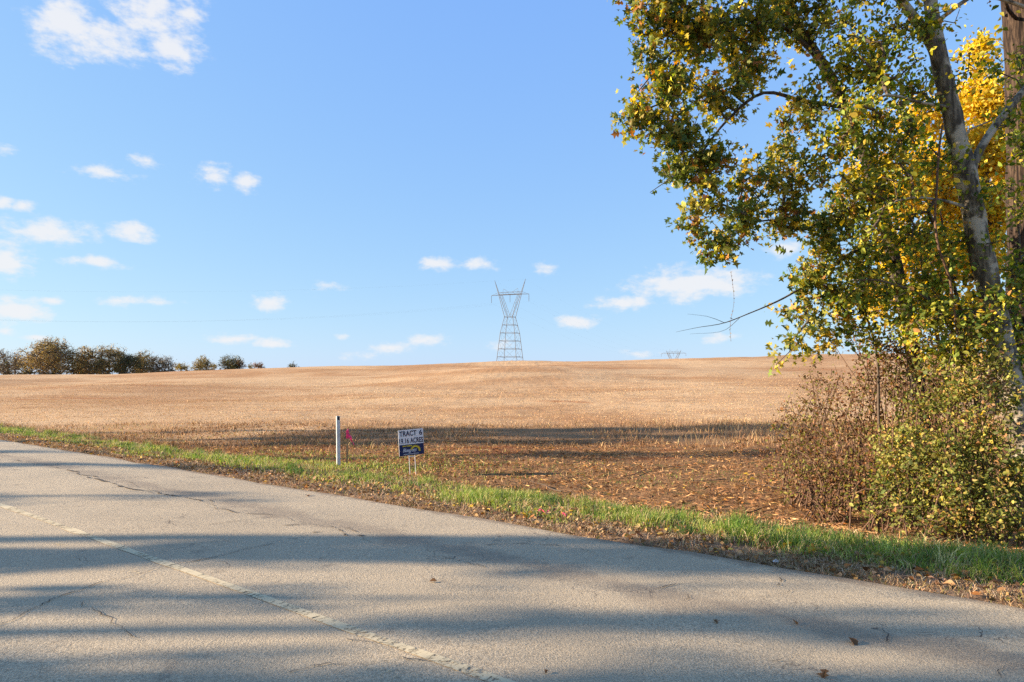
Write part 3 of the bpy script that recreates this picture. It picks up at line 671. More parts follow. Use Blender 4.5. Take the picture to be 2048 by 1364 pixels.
def build_near_trees():
    # leaning oak whose crown reaches far to the left
    sB = [stem_px([(1862,1010,11.6,.17),(1845,860,11.5,.155),(1822,680,11.3,.145),(1790,530,11.1,.135),(1765,430,11,.125),(1735,325,10.8,.115),(1690,215,10.6,.10),(1640,120,10.4,.09),(1585,40,10.3,.08),(1520,-60,10.2,.065),(1450,-170,10.,.045),(1400,-260,9.9,.02)]),
          stem_px([(1690,215,10.6,.045),(1600,200,10.2,.036),(1530,185,9.9,.03),(1450,245,9.6,.022),(1390,320,9.4,.014),(1300,385,9.2,.005)]),
          stem_px([(1640,120,10.4,.05),(1560,50,10.0,.04),(1460,40,9.7,.03),(1360,90,9.4,.02),(1270,190,9.2,.008)]),
          stem_px([(1770,440,11,.045),(1700,420,10.5,.035),(1600,460,10.1,.025),(1530,440,9.8,.016),(1450,480,9.5,.007)]),
          stem_px([(1790,530,11.1,.05),(1720,500,10.7,.035),(1650,545,10.4,.026),(1560,600,10.1,.016),(1500,626,10.,.010),(1440,648,9.9,.007),(1395,655,9.9,.004),(1352,664,9.9,.002)], .12),
          stem_px([(1450,646,9.9,.005),(1420,634,9.85,.003),(1375,628,9.8,.0015)], .1),
          stem_px([(1480,635,9.95,.005),(1450,660,9.8,.003),(1380,668,9.7,.0015)], .1)]
    sB = [(p, r * .8) for p, r in sB]
    bB = blobs_px([(1320,30,9.5,60,1),(1400,60,9.5,75,1),(1290,110,9.3,40,.6),(1500,60,9.9,75,1),(1590,20,10.3,75,1),(1335,165,9.3,55,1.2),(1270,235,9.1,42,1.3),(1340,255,9.3,65,1.2),
        (1425,170,9.6,65,1),(1490,130,9.8,50,.9),(1350,335,9.3,40,.9),(1430,320,9.4,60,1),(1500,350,9.7,50,.8),(1395,430,9.4,42,.9),(1440,500,9.5,45,1.1),(1485,430,9.6,50,.8),
        (1570,330,10,60,.9),(1565,420,10,60,.8),(1610,240,10.2,50,.8),(1420,390,9.5,45,.7),
        (1300,-80,9.4,80,.8),(1410,-100,9.6,90,.8),(1560,-110,10,100,.8),(1480,-200,10,100,.7),(1290,20,9.2,50,.7),
        (1630,540,10.3,55,.9),(1660,470,10.4,65,.9),(1610,630,10.2,42,.9),(1680,610,10.5,55,.9),(1710,390,10.7,70,.9),(1730,540,10.8,55,.8),(1590,690,10.1,28,.8),(1560,735,10.0,18,.8),(1650,690,10.2,35,.7)])
    tips = np.array([at(1352,664,9.9), at(1380,628,9.8), at(1400,640,9.85), at(1370,660,9.75)])
    tree('oak_tree', 'leaning oak with thin brown trunk and crown reaching left over the field', sB, bB, .14, 18, .084, .085, PAL_OAK, [3.2, 4.6, 3.8, 2.2, .9, .8], LOBED, M['bark_b'], singles=140, clump=.6)
    # grey-barked trunk
    sA = [stem_px([(2062,1010,9.6,.22),(2045,900,9.6,.195),(2028,800,9.6,.185),(2005,690,9.6,.18),(1982,590,9.6,.175),(1955,470,9.6,.17),(1935,370,9.6,.165),(1918,290,9.6,.15),(1895,190,9.6,.135),(1875,100,9.6,.12),(1860,0,9.7,.105),(1850,-110,9.8,.085),(1835,-230,9.9,.05)]),
          stem_px([(1938,360,9.6,.075),(1955,310,9.6,.07),(1985,260,9.7,.065),(2048,180,9.8,.055),(2120,90,9.9,.04)]),
          stem_px([(1890,160,9.6,.085),(1855,75,9.5,.075),(1810,10,9.4,.065),(1760,-80,9.3,.045),(1720,-180,9.2,.02)]),
          stem_px([(1870,45,9.65,.035),(1905,20,9.7,.034),(1940,-5,9.75,.033),(1990,-5,9.8,.033),(2050,15,9.9,.035)]),
          stem_px([(1905,215,9.6,.03),(1840,205,9.2,.024),(1770,190,8.9,.018),(1700,230,8.7,.010)]),
          stem_px([(1945,420,9.6,.03),(1880,400,9.2,.022),(1800,400,8.9,.014),(1740,430,8.8,.008)]),
          stem_px([(1915,300,9.6,.022),(1950,250,9.4,.016),(1985,240,9.3,.010)])]
    sA = [(p, r * .86) for p, r in sA]
    bA = blobs_px([(1690,70,9.3,70,.9),(1760,140,9.3,70,1),(1690,250,9.1,75,1),(1790,270,9.3,65,1),(1770,370,9.2,65,1),(1830,450,9.4,50,.9),(1855,540,9.4,55,1),(1790,50,9.4,65,.9),(1720,-70,9.4,90,.7),
        (1850,-110,9.6,100,.7),(1980,-90,9.8,80,.7),(1800,590,9.5,50,.9),(1885,610,9.3,50,1),(1975,380,9.4,40,.8),(2000,150,9.8,35,.5),(1850,660,9.4,55,.9),(1900,700,9.3,50,1),(1740,460,9.2,50,.9),(1650,330,9.3,60,.8),(2000,480,9.2,30,.7),(1925,310,9.15,22,.7),(1965,590,9.1,28,.9),(1995,670,9.1,30,.9),(1880,30,9.2,40,.8),(1950,130,9.4,30,.6),(1740,310,9.6,60,.9),(1830,180,9.7,55,.9),(1860,330,9.8,55,.9),(1700,150,9.8,60,.9),(1830,550,10,50,.9),(1760,480,10,55,.9),(1720,600,9.8,50,.9),(1790,650,9.7,48,.9),(1900,470,9.9,45,.6),(1930,540,10.,40,.6),(2010,580,9.3,45,.9),(1950,640,9.2,45,1),(2020,250,9.9,40,.7),(1640,180,9.9,50,.8),(1890,140,9.9,40,.7)])
    tree('hackberry_tree', 'grey pale-patched trunk forking high among green and yellow leaves', sA, bA, .146, 17, .068, .085, PAL_HACK, [3.4, 4.6, 3.6, 2.0, .8, .6], SIMPLE, M['bark'], singles=140, clump=.5)
    # dark furrowed trunk at the right
    sC = [stem_px([(2078,1000,11.2,.44),(2068,850,11.2,.36),(2062,650,11.2,.33),(2058,450,11.2,.31),(2056,300,11.2,.30),(2052,150,11.2,.29),(2045,50,11.2,.28),(2035,-60,11.2,.25),(2030,-200,11.3,.2),(2030,-340,11.4,.12)]),
          stem_px([(2035,40,11.1,.03),(2012,10,10.7,.026),(2000,-40,10.5,.02)]),
          stem_px([(2048,10,11.2,.10),(2120,-80,11.3,.08),(2200,-200,11.4,.04)])]
    bC = blobs_px([(2040,120,10.6,35,.9),(2030,200,10.5,35,1.),(2035,280,10.5,40,1.2),(2030,400,10.4,45,.9),(2035,540,10.3,55,1),(2010,620,10.2,45,1),(2030,700,10.,60,1),(2120,0,11,90,.5),(2000,-160,11,90,.6),(2150,200,11,80,.6)])
    tree('hickory_tree', 'thick dark trunk with deeply furrowed bark at the right edge', sC, bC, .16, 15, .078, .09, PAL_HACK, [4, 4, 3, 1.5, .6, .4], SIMPLE, M['bark_c'], singles=60, knob=.07)
    # golden tree behind
    sG = [stem_px([(1985,830,22,.2),(1985,650,22,.18),(1975,450,22,.15),(1965,300,22,.11),(1960,150,22,.06),(1962,60,22,.02)]), stem_px([(1978,560,22,.08),(1900,430,21.5,.05),(1840,330,21.3,.02)]), stem_px([(1976,500,22,.07),(2030,360,22,.05),(2060,240,22,.02)])]
    bG = blobs_px([(1962,110,22,36,1),(1965,200,22,58,1.2),(1985,300,22,60,1.2),(1940,300,21.7,50,1.1),(1990,420,22,60,1.1),(1905,400,21.6,55,1.1),(1850,340,21.4,60,1),(1795,400,21.2,50,.9),(1840,240,21.4,50,.8),(1960,520,21.8,60,1),(1880,500,21.5,55,1),(1800,510,21.3,55,.8),(1760,600,21.3,45,.6),(1850,600,21.5,50,.8),(1930,620,21.7,50,.8),(2050,200,22.5,60,1),(2060,350,22.5,70,1),(1740,330,21.2,45,.6)])
    tree('golden_tree', 'bright golden-yellow autumn tree glowing behind the grey trunk', sG, bG, .19, 18, .15, .20, PAL_GOLD, [4, 4, 3, 1], SIMPLE, M['bark_b'], 'gold', rtip=.006)
    # slim saplings between the trunks
    for lab, rows, bl in (
        ('slim sapling rising left of the leaning oak trunk', [(1770,1000,10.6,.026),(1758,850,10.6,.022),(1752,700,10.5,.018),(1726,600,10.4,.013),(1722,520,10.3,.006)], [(1725,560,10.3,40,.8),(1705,660,10.2,40,.8),(1750,660,10.4,35,.7)]),
        ('dark slender sapling between oak and grey trunk', [(1905,1000,10.8,.045),(1895,800,10.8,.038),(1870,650,10.7,.03),(1845,540,10.6,.022),(1838,440,10.5,.01)], [(1850,480,10.5,40,.8),(1880,580,10.6,35,.8),(1830,640,10.5,40,.8)]),
        ('thin sapling crowding the left side of the grey trunk', [(1968,1000,10.4,.05),(1955,820,10.4,.042),(1930,650,10.4,.034),(1905,560,10.3,.026),(1880,420,10.2,.012)], [(1895,500,10.2,40,.8),(1930,700,10.2,45,.9),(1960,640,10.2,40,.9)])):
        tree('sapling', lab, [stem_px(rows)], blobs_px(bl), .14, 14, .07, .08, PAL_HACK, [4, 4, 3, 2, 1, .6], SIMPLE, M['twig'], group='saplings among the roadside trees')
    # hanging vine
    q, r = stem_px([(1886,250,9.0,.012),(1880,300,9.0,.014),(1873,380,9.0,.015),(1870,440,9.,.015),(1877,500,9.,.016),(1895,545,9.1,.016),(1905,600,9.2,.016),(1925,720,9.3,.017),(1935,860,9.3,.018),(1945,1000,9.3,.02)], .08)
    q = q + np.stack([.012 * vnoise(q[:, 2], 0 * q[:, 2], .22, 8), 0 * q[:, 2], 0 * q[:, 2]], -1)
    v, f = tube(q, r, 7); tag(mesh_np('hanging_vine', v, f, M['bramble'], smooth=True), 'bare woody vine dangling in front of the grey trunk', 'vine')
    # fine strand of bittersweet hanging from the oak's lowest leaves
    q, r = stem_px([(1462,545,9.6,.002),(1468,600,9.6,.002),(1460,660,9.6,.002),(1462,682,9.6,.002)], .05); v, f = tube(q, r, 4)
    st = tag(mesh_np('vine_strand', v, f, M['twig']), 'thin leafy strand hanging below the oak crown against the sky', 'vine')
    n = 26; i = np.linspace(0, len(q) - 1, n).astype(int); ax = RNG.normal(0, 1, (n, 3)); a, b, c = leaves(q[i], ax, np.full(n, .022), pick(PAL_DRY, [1, 1, 1, 1], n)); mesh_np('leaflets', a, b, M['leaf'], st, col=c)['kind'] = 'stuff'
build_near_trees()

def shrub(name, label, base_px, blobs, spacing, per, size, pal, wts, stems=7, tpl=SIMPLE, dead=0., spread=.07, stemmat='bramble', group=None, cat='shrub'):
    bx, by = base_px; B = np.array([bx, by, float(ground(bx, by))]); root = empty(name, tuple(B)); tag(root, label, cat, group)
    T = blob_points(blobs, spacing); C = np.mean([b[0] for b in blobs], 0); S = []
    for i in range(stems):
        t = T[RNG.integers(len(T))]; b = B + np.append(RNG.normal(0, .18, 2), -.03); m = (b + t) / 2 + np.array([0, 0, .25]) + RNG.normal(0, .12, 3)
        q = resample(np.array([b, m, t]), .15); S.append((q, np.linspace(.014, .005, len(q))))
    v, f, _ = join([(*tube(p, r, 5), np.zeros((len(p) * 5, 3))) for p, r in S]); mesh_np('stems', v - B, f, M[stemmat], root, smooth=True)
    V, Fc, tp, td = grow(S, T, .16, .0028, .42); mesh_np('twigs', V - B, Fc, M[stemmat], root)['kind'] = 'stuff'
    live = RNG.random(len(tp)) >= dead
    v, f, c = spray(tp[live], td[live], per, spread, size, pal, wts, tpl, .15, .45, .25); o = mesh_np('foliage', v - B, f, M['leaf'], root, col=c); o['kind'] = 'stuff'
    return root
def build_shrubs():
    H = [3, 4, 3, 2.5, .9, 1.3]
    SH = [('honeysuckle bush crowding the grey trunk just above the tall grass', [(1985,990,8.6,62,1.2),(2040,960,8.8,62,1.2),(2000,900,8.8,55,1),(2045,1040,8.4,40,1.),(1990,1045,8.3,30,.9)]),
          ('broad yellow-green honeysuckle bush at the middle of the thicket', [(1890,960,8.9,60,1.2),(1930,900,9.,55,1.1),(1860,900,9.,52,1.),(1900,1010,8.7,45,1.1),(1950,1030,8.5,36,1),(1890,1045,8.4,26,.9),(1850,1040,8.5,24,.8)]),
          ('low honeysuckle bush at the left foot of the thicket', [(1800,950,9.3,52,1.),(1760,985,9.2,40,.9),(1830,1000,9.,42,1.),(1790,890,9.5,45,.8),(1720,1000,9.2,28,.5),(1800,1035,8.7,26,.8),(1750,1030,8.9,22,.6)]),
          ('tall yellowing bush leaning against the grey trunk', [(1950,780,9.,50,1.1),(1975,720,9.1,45,1.1),(1900,790,9.2,50,.8),(1960,850,8.9,50,1.2),(1880,720,9.3,40,.6),(2020,800,8.9,40,1.),(1930,690,9.2,36,.8)]),
          ('upright green bush between oak trunk and saplings', [(1830,810,9.9,46,.6),(1850,740,10.,36,.45),(1800,860,9.8,44,.6),(1840,880,9.6,48,.8)])]
    for lab, bl in SH:
        b = blobs_px(bl); c = np.mean([q[0] for q in b], 0)
        shrub('honeysuckle_bush', lab, (c[0], c[1] + .1), b, .105, 15, .05, PAL_HONEY, H, 16, group='bushes in the roadside thicket')
    BR = [('tangle of bare brown bramble canes left of the oak trunk', [(1660,810,11.5,60,.5),(1720,780,11.5,60,.6),(1700,870,11.3,60,.7),(1640,890,11.3,50,.6)], (1700,11.3)),
          ('upright bare brown brush at the foot of the oak', [(1760,760,11.2,55,.8),(1790,700,11.2,50,.7),(1750,840,11.,55,.8),(1720,690,11.3,45,.6),(1700,650,11.3,35,.4)], (1765,11.1)),
          ('low brown bramble sprawling over the mown ditch edge', [(1640,950,10.6,50,.8),(1590,930,10.9,45,.6),(1690,930,10.4,52,.9),(1660,1000,10.,40,.8),(1580,980,10.4,35,.6)], (1660,10.3)),
          ('low tangle of dead canes and vines at the left end of the thicket', [(1590,900,11.8,40,.9),(1560,930,11.6,36,.8),(1620,860,12,40,.9),(1650,940,11.2,45,1.)], (1610,11.6)),
          ('brown viny brush hanging between oak and grey trunk', [(1850,900,10.4,55,1.),(1800,920,10.3,50,1.),(1870,820,10.6,55,1.),(1760,900,10.4,50,1.),(1730,960,10.1,45,1.)], (1810,10.4)),
          ('tall leafy tangle of vines climbing between oak and grey trunk', [(1850,690,10.2,50,1.),(1800,700,10.4,45,.9),(1900,650,10.,45,1.),(1880,760,10.,50,1.),(1760,720,10.6,40,.7),(1930,730,9.9,45,1.),(1990,760,9.7,45,1.1)], (1880,10.1)),
          ('thin bare brush standing against the bright stubble', [(1600,820,13.2,45,.7),(1570,850,13.4,35,.6),(1640,760,13.,45,.6)], (1610,13.2)),
          ('dense brown brush behind the oak trunk', [(1850,800,13.,70,.9),(1920,780,13.5,70,.9),(1800,760,13.,60,.8),(1880,860,13.,70,.9)], (1860,13.))]
    for lab, bl, (px, Y) in BR:
        shrub('bramble_thicket', lab, ((px - 1024) / F * Y, Y), blobs_px(bl), .10, 7, .048, PAL_DRY, [3.4, 3, 2.4, 5.5], 24, dead=.12, spread=.07, group='brown brush in the roadside thicket')
    # dried weeds at the field edge
    WEED = ['dry seed-headed weed just left of the brown brush', 'tall dry weed second in from the left of the brush', 'dry weed at the middle of the weed row', 'dark tall weed in front of the bare brush', 'tallest dry weed near the oak trunk',
            'short dry weed left of the tall weeds', 'dry weed set back behind the weed row', 'lowest dry weed standing alone furthest left', 'dry weed half hidden in the brown brush']
    for i, (px, Y, h) in enumerate([(1565,15,1.0),(1590,14.5,1.15),(1610,15.2,1.2),(1655,14.6,1.2),(1690,15,1.3),(1530,15.6,.75),(1635,15.8,1.0),(1480,17,.6),(1720,14.8,1.2)]):
        x = (px - 1024) / F * Y; B = np.array([x, Y, float(ground(x, Y))]); root = empty('dried_weed', tuple(B)); pl = []; tp = []; td = []
        tag(root, WEED[i], 'weed', 'dried weeds by the thicket')
        parts = []
        for k in range(6):
            t = B + np.array([RNG.normal(0, .16), RNG.normal(0, .16), h * RNG.uniform(.7, 1)]); q = resample(np.array([B + RNG.normal(0, .05, 3) * [1, 1, 0], (B + t) / 2 + RNG.normal(0, .03, 3), t]), .12)
            parts.append((*tube(q, np.linspace(.006, .003, len(q)), 4), np.zeros((len(q) * 4, 3))))
            m = 16; j = RNG.integers(len(q) // 2, len(q), m); tp.append(q[j] + RNG.normal(0, .015, (m, 3))); td.append(RNG.normal(0, .6, (m, 3)) + [0, 0, .8])
        v, f, _ = join(parts); mesh_np('stalks', v - B, f, M['bramble'], root)
        tp = np.concatenate(tp); a, b, c = leaves(tp, np.concatenate(td), RNG.uniform(.03, .07, len(tp)), pick(PAL_DRY, [4, 3, 3, .3], len(tp))); mesh_np('seed_heads', a - B, b, M['leaf'], root, col=c)['kind'] = 'stuff'
build_shrubs()

# ------------------------------------------------------------------ far tree line on the left
PAL_FAR = dict(gold=[(.44,.30,.10),(.34,.25,.09),(.25,.20,.08),(.50,.35,.12)], olive=[(.28,.23,.085),(.21,.19,.07),(.35,.26,.10),(.40,.28,.11)],
               dark=[(.10,.105,.04),(.13,.12,.042),(.08,.085,.035),(.19,.155,.055)], red=[(.30,.12,.045),(.22,.10,.04),(.26,.16,.05),(.16,.12,.04)], bare=[(.18,.15,.10),(.15,.12,.08),(.20,.16,.08),(.13,.11,.07)],
               yellow=[(.40,.29,.05),(.30,.23,.05),(.22,.18,.05),(.16,.14,.04)])
def far_tree(name, label, px, top, half, Y, pal, dens=1., crown_from=.34, shrubby=False, group='trees along the far left skyline'):
    x = (px - 1024) / F * Y; g = float(ground(x, Y)); zt = EYE + (HY - top) / F * Y; H = zt - g; R = half * 1.1 / F * Y
    def P(dx, h): return np.array([x + dx, Y + RNG.normal(0, .25 * abs(dx) + .1), g + h])
    tr = .018 * H + .05
    q = resample(np.array([np.append(P(0, -.3), tr), np.append(P(.05 * R, .3 * H), tr * .8), np.append(P(.1 * R * RNG.normal(), .62 * H), tr * .5), np.append(P(.15 * R * RNG.normal(), .92 * H), tr * .15)]), .8)
    stems = [(q[:, :3], q[:, 3])]
    if not shrubby:
        for k in range(5):
            h0 = RNG.uniform(.2, .5); a = RNG.uniform(0, 6.28); e = np.array([math.cos(a) * R * .75, math.sin(a) * R * .75, 0]); b = P(0, h0 * H)
            w = resample(np.array([np.append(b, tr * .5), np.append(b + e * .45 + [0, 0, .18 * H], tr * .3), np.append(b + e + [0, 0, (.42 if h0 < .4 else .33) * H], tr * .08)]), .8); stems.append((w[:, :3], w[:, 3]))
    blobs = []
    nb = 11 if not shrubby else 6
    for k in range(nb):
        a = RNG.uniform(0, 6.28); rr = RNG.uniform(.15, .78) ** .7 * R; h = RNG.uniform(crown_from, .92) * H; lim = math.sqrt(max(.1, 1 - ((h / H - .55) / .5) ** 2)); 
        blobs.append((np.array([x + math.cos(a) * rr * lim, Y + math.sin(a) * rr * lim, g + h]), .36 * R + .13 * H * (not shrubby), dens))
    blobs.append((np.array([x, Y, g + .82 * H]), .3 * R + .1 * H, dens))
    s = .34 * Y / 280
    tree(name, label, stems, blobs, .95 * Y / 280 if not shrubby else .8, 9, s * .92, .5, PAL_FAR[pal], [3, 3, 3, 2], SIMPLE, M['far_bark'], 'far', rtip=.05, clump=.7, kind_crown=False, group=group)
def build_far():
    L = [('sparse_tree', 'nearly leafless tree at the left end of the skyline wood', 6, 699, 18, 262, 'bare', .45),
         ('sparse_tree', 'thin half-bare tree just left of the big round oak', 30, 699, 12, 268, 'bare', .5),
         ('oak_tree', 'big round-crowned oak with golden top on the left skyline', 84, 682, 46, 262, 'gold', 1.0),
         ('skyline_tree', 'low olive tree at the right foot of the big round oak', 146, 702, 17, 272, 'olive', 1.0),
         ('skyline_tree', 'golden flat-topped tree next right of the low olive one', 180, 700, 22, 275, 'gold', 1.1),
         ('skyline_tree', 'tallest golden tree in the middle of the skyline wood', 217, 697, 23, 278, 'gold', 1.1),
         ('skyline_tree', 'dark green tree right of the tallest golden tree', 251, 709, 18, 280, 'dark', 1.3),
         ('skyline_tree', 'open olive tree near the right end of the skyline wood', 281, 703, 19, 284, 'olive', .9),
         ('sparse_tree', 'greyish thin tree near the end of the skyline wood', 306, 712, 13, 288, 'bare', .7),
         ('sparse_tree', 'leafless tree at the right end of the skyline wood', 330, 714, 15, 290, 'bare', .45),
         ('skyline_tree', 'olive round tree standing alone on the skyline', 402, 717, 20, 330, 'olive', 1.2),
         ('skyline_tree', 'dark green round tree standing right of the lone olive tree', 456, 716, 24, 335, 'dark', 1.4)]
    for a in L: far_tree(*a)
    S = [('yellow shrub at the right end of the skyline wood', 360, 728, 18, 320, 'yellow'), ('small yellow shrub left of the dark round tree', 428, 726, 10, 338, 'yellow'),
         ('orange shrub clinging to the right of the dark round tree', 480, 721, 11, 333, 'red'), ('low reddish shrub breaking the skyline', 520, 725, 15, 345, 'red'), ('pale low shrub left of the reddish one', 500, 728, 10, 342, 'olive'),
         ('lone small green shrub on the skyline left of the pylon', 587, 725, 11, 350, 'dark'),
         ('dark understorey shrub under the leafless leftmost tree', 12, 719, 28, 282, 'dark'), ('olive understorey shrub under the big round oak', 60, 717, 34, 285, 'olive'), ('dark understorey shrub right of the big oak trunk', 110, 715, 34, 288, 'dark'),
         ('olive understorey shrub under the low olive tree', 155, 715, 32, 290, 'olive'), ('dark understorey shrub under the golden trees', 200, 713, 34, 292, 'dark'), ('dark understorey shrub below the dark green tree', 245, 712, 32, 294, 'dark'),
         ('olive understorey shrub under the open olive tree', 288, 714, 30, 298, 'olive'), ('brown understorey shrub under the leafless right-end tree', 322, 717, 24, 302, 'bare')]
    for lab, px, top, half, Y, pal in S:
        far_tree('skyline_shrub', lab, px, top, half, Y, pal, 1.6, .06, True, 'shrubs along the far left skyline')
build_far()

# ------------------------------------------------------------------ pylons and conductors
def pylon(label, x, y, yaw, z_arm, half_arm, z_peak, half_peak, z_waist, z_ring, s0, s_ring, s_waist, hang=4.0):
    g = float(ground(x, y)); root = empty('lattice_pylon', (x, y, g)); root.rotation_euler = (0, 0, yaw); tag(root, label, 'pylon', 'pylons of the power line')
    za, zp, zw, zr = z_arm - g, z_peak - g, z_waist - g, z_ring - g
    def hs(z): return np.interp(z, [0, zr, zw], [s0, s_ring, s_waist])
    for sx in (-1, 1):
        for sy in (-1, 1):
            m = MB(); m.bar((sx * s0, sy * s0, -.5), (sx * s_ring, sy * s_ring, zr), .15); m.bar((sx * s_ring, sy * s_ring, zr), (sx * s_waist, sy * s_waist, zw), .14); m.build('leg', M['steel'], root)
    lv = list(np.linspace(zr * .12, zr, 5)); lv2 = [zr + (zw - zr) * .5, zw]
    allz = lv + lv2
    for i, z in enumerate(allz):
        s = hs(z); m = MB(); c = [(-s, -s, z), (s, -s, z), (s, s, z), (-s, s, z)]
        for k in range(4): m.bar(c[k], c[(k + 1) % 4], .095)
        m.build('ring_brace', M['steel'], root)
    zz = [0] + allz
    for a, b in zip(zz[:-1], zz[1:]):
        sa, sb = hs(a), hs(b); m = MB()
        for k in range(4):
            ca = [(-sa, -sa, a), (sa, -sa, a), (sa, sa, a), (-sa, sa, a)]; cb = [(-sb, -sb, b), (sb, -sb, b), (sb, sb, b), (-sb, sb, b)]
            mid = [(ca[k][j] + ca[(k + 1) % 4][j]) / 2 for j in range(3)]
            m.bar(cb[k], mid, .045); m.bar(cb[(k + 1) % 4], mid, .045)
        m.build('cross_brace', M['steel'], root)
    hp = half_peak; ha = s_waist + (hp - s_waist) * (za - zw) / (zp - zw)
    for s in (-1, 1):
        m = MB(); t = .8
        for sy in (-1, 1):
            m.bar((s * s_waist, sy * s_waist, zw), (s * ha, sy * t, za), .14); m.bar((s * (s_waist * .15), sy * s_waist * .8, zw), (s * (ha - 1.6), sy * t, za), .10); m.bar((s * ha, sy * t, za), (s * hp, 0, zp), .15, 4, .10)
        n = 6
        for i in range(n):
            f0, f1 = i / n, (i + 1) / n; o = [s * (s_waist + (ha - s_waist) * f0), 0, zw + (za - zw) * f0]; q = [s * (s_waist * .15 + (ha - 1.6 - s_waist * .15) * f1), 0, zw + (za - zw) * f1]
            for sy in (-1, 1): yy = sy * (s_waist + (t - s_waist) * f0); m.bar((o[0], yy, o[2]), (q[0], yy, q[2]), .045)
        m.build('fork_arm', M['steel'], root)
    m = MB()
    for sy in (-1, 1):
        m.bar((-half_arm, 0, za - .2), (-ha, sy * .8, za), .09); m.bar((half_arm, 0, za - .2), (ha, sy * .8, za), .09); m.bar((-ha, sy * .8, za), (ha, sy * .8, za), .15)
        m.bar((-ha, sy * .8, za + 1.3), (ha, sy * .8, za + 1.3), .06)
        n = 8
        for i in range(n):
            x0 = -ha + 2 * ha * i / n; x1 = -ha + 2 * ha * (i + 1) / n; m.bar((x0, sy * .8, za + (1.3 if i % 2 else 0)), (x1, sy * .8, za + (0 if i % 2 else 1.3)), .04)
    for s in (-1, 1): m.bar((s * half_arm, 0, za - .2), (s * (ha + .3), 0, za + 1.4), .06); m.bar((s * ha * .12, .8, za + 1.3), (s * ha * .66, .8, za + 3.4), .06); m.bar((s * ha * .66, .8, za + 3.4), (s * ha * .7, .8, za + .2), .05)
    m.build('crossarm', M['steel'], root)
    ends = []
    from mathutils import Matrix
    Rm = Matrix.Rotation(yaw, 3, 'Z')
    for X in (-half_arm, 0, half_arm):
        m = MB()
        for i in range(9): m.bar((X, 0, za - .2 - hang * i / 9), (X, 0, za - .2 - hang * (i + .75) / 9), .13, 6)
        m.bar((X, 0, za - .2), (X, 0, za - .2 - hang), .03); m.build('insulator_string', M['glassy'], root)
        ends.append(Rm @ Vector((X, 0, za - .2 - hang)) + root.location)
    for s in (-1, 1): ends.append(Rm @ Vector((s * hp, 0, zp)) + root.location)
    return ends
def build_line():
    k = 370 / F; Z = lambda py, Y=370: EYE + (HY - py) / F * Y
    e1 = pylon('tall lattice pylon with forked arms standing on the field ridge', (1020 - 1024) * k, 370, math.radians(-20), Z(589), 10.8, Z(559.5), 8.9, Z(634), Z(666), 6.1, 4.1, 2.35)
    Y2 = 610; x2 = (1347 - 1024) / F * Y2
    e2 = pylon('distant pylon showing only its crossarm above the ridge', x2, Y2, math.radians(-24), Z(706.5, Y2), 10.9, Z(700.5, Y2), 6.6, Z(724, Y2), Z(731, Y2), 3.6, 3., 2.2, 2.5)
    e0 = pylon('pylon at the far left end of the power line', -345, 300, math.radians(20), 40, 10.8, 47.5, 8.9, 28, 20, 5.5, 4.1, 2.35)
    names = ['conductor'] * 3 + ['shield_wire'] * 2
    for i in range(5):
        for a, b, sag, lab in ((e0[i], e1[i], 9.0, 'left of the tall pylon'), (e1[i], e2[i], 8.0, 'between the two pylons')):
            t = np.linspace(0, 1, 40)[:, None]; P = np.array(a) * (1 - t) + np.array(b) * t; P[:, 2] -= (4 * t * (1 - t))[:, 0] * sag * (1 if i < 3 else .7)
            v, f = tube(P, np.full(40, .006 if i < 3 else .004), 4)
            tag(mesh_np(names[i], v, f, M['wire']), ('thin power conductor strung ' if i < 3 else 'hair-thin shield wire strung ') + lab, 'wire', 'conductors strung ' + lab if i < 3 else 'shield wires strung ' + lab)
build_line()

# ------------------------------------------------------------------ sign, marker post, survey stake
def text_mesh(name, body, mat, parent, box, y, bold=.0, shear=0., spacing=1.):
    "flat lettering fitted into box = (x0, z0, x1, z1) in front of the panel"
    cu = bpy.data.curves.new(name, 'FONT'); cu.body = body; cu.offset = bold; cu.shear = shear; cu.space_character = spacing; cu.resolution_u = 6
    ob = bpy.data.objects.new(name, cu); COL.objects.link(ob)
    dg = bpy.context.evaluated_depsgraph_get(); me = bpy.data.meshes.new_from_object(ob.evaluated_get(dg)); bpy.data.objects.remove(ob)
    co = np.zeros(len(me.vertices) * 3); me.vertices.foreach_get('co', co); co = co.reshape(-1, 3); lo = co.min(0); hi = co.max(0)
    x0, z0, x1, z1 = box
    out = np.stack([x0 + (co[:, 0] - lo[0]) / (hi[0] - lo[0]) * (x1 - x0), np.full(len(co), y), z0 + (co[:, 1] - lo[1]) / (hi[1] - lo[1]) * (z1 - z0)], -1)
    me.vertices.foreach_set('co', out.ravel()); me.materials.clear(); me.materials.append(mat); me.update()
    o = bpy.data.objects.new(name, me); COL.objects.link(o); o.parent = parent; return o
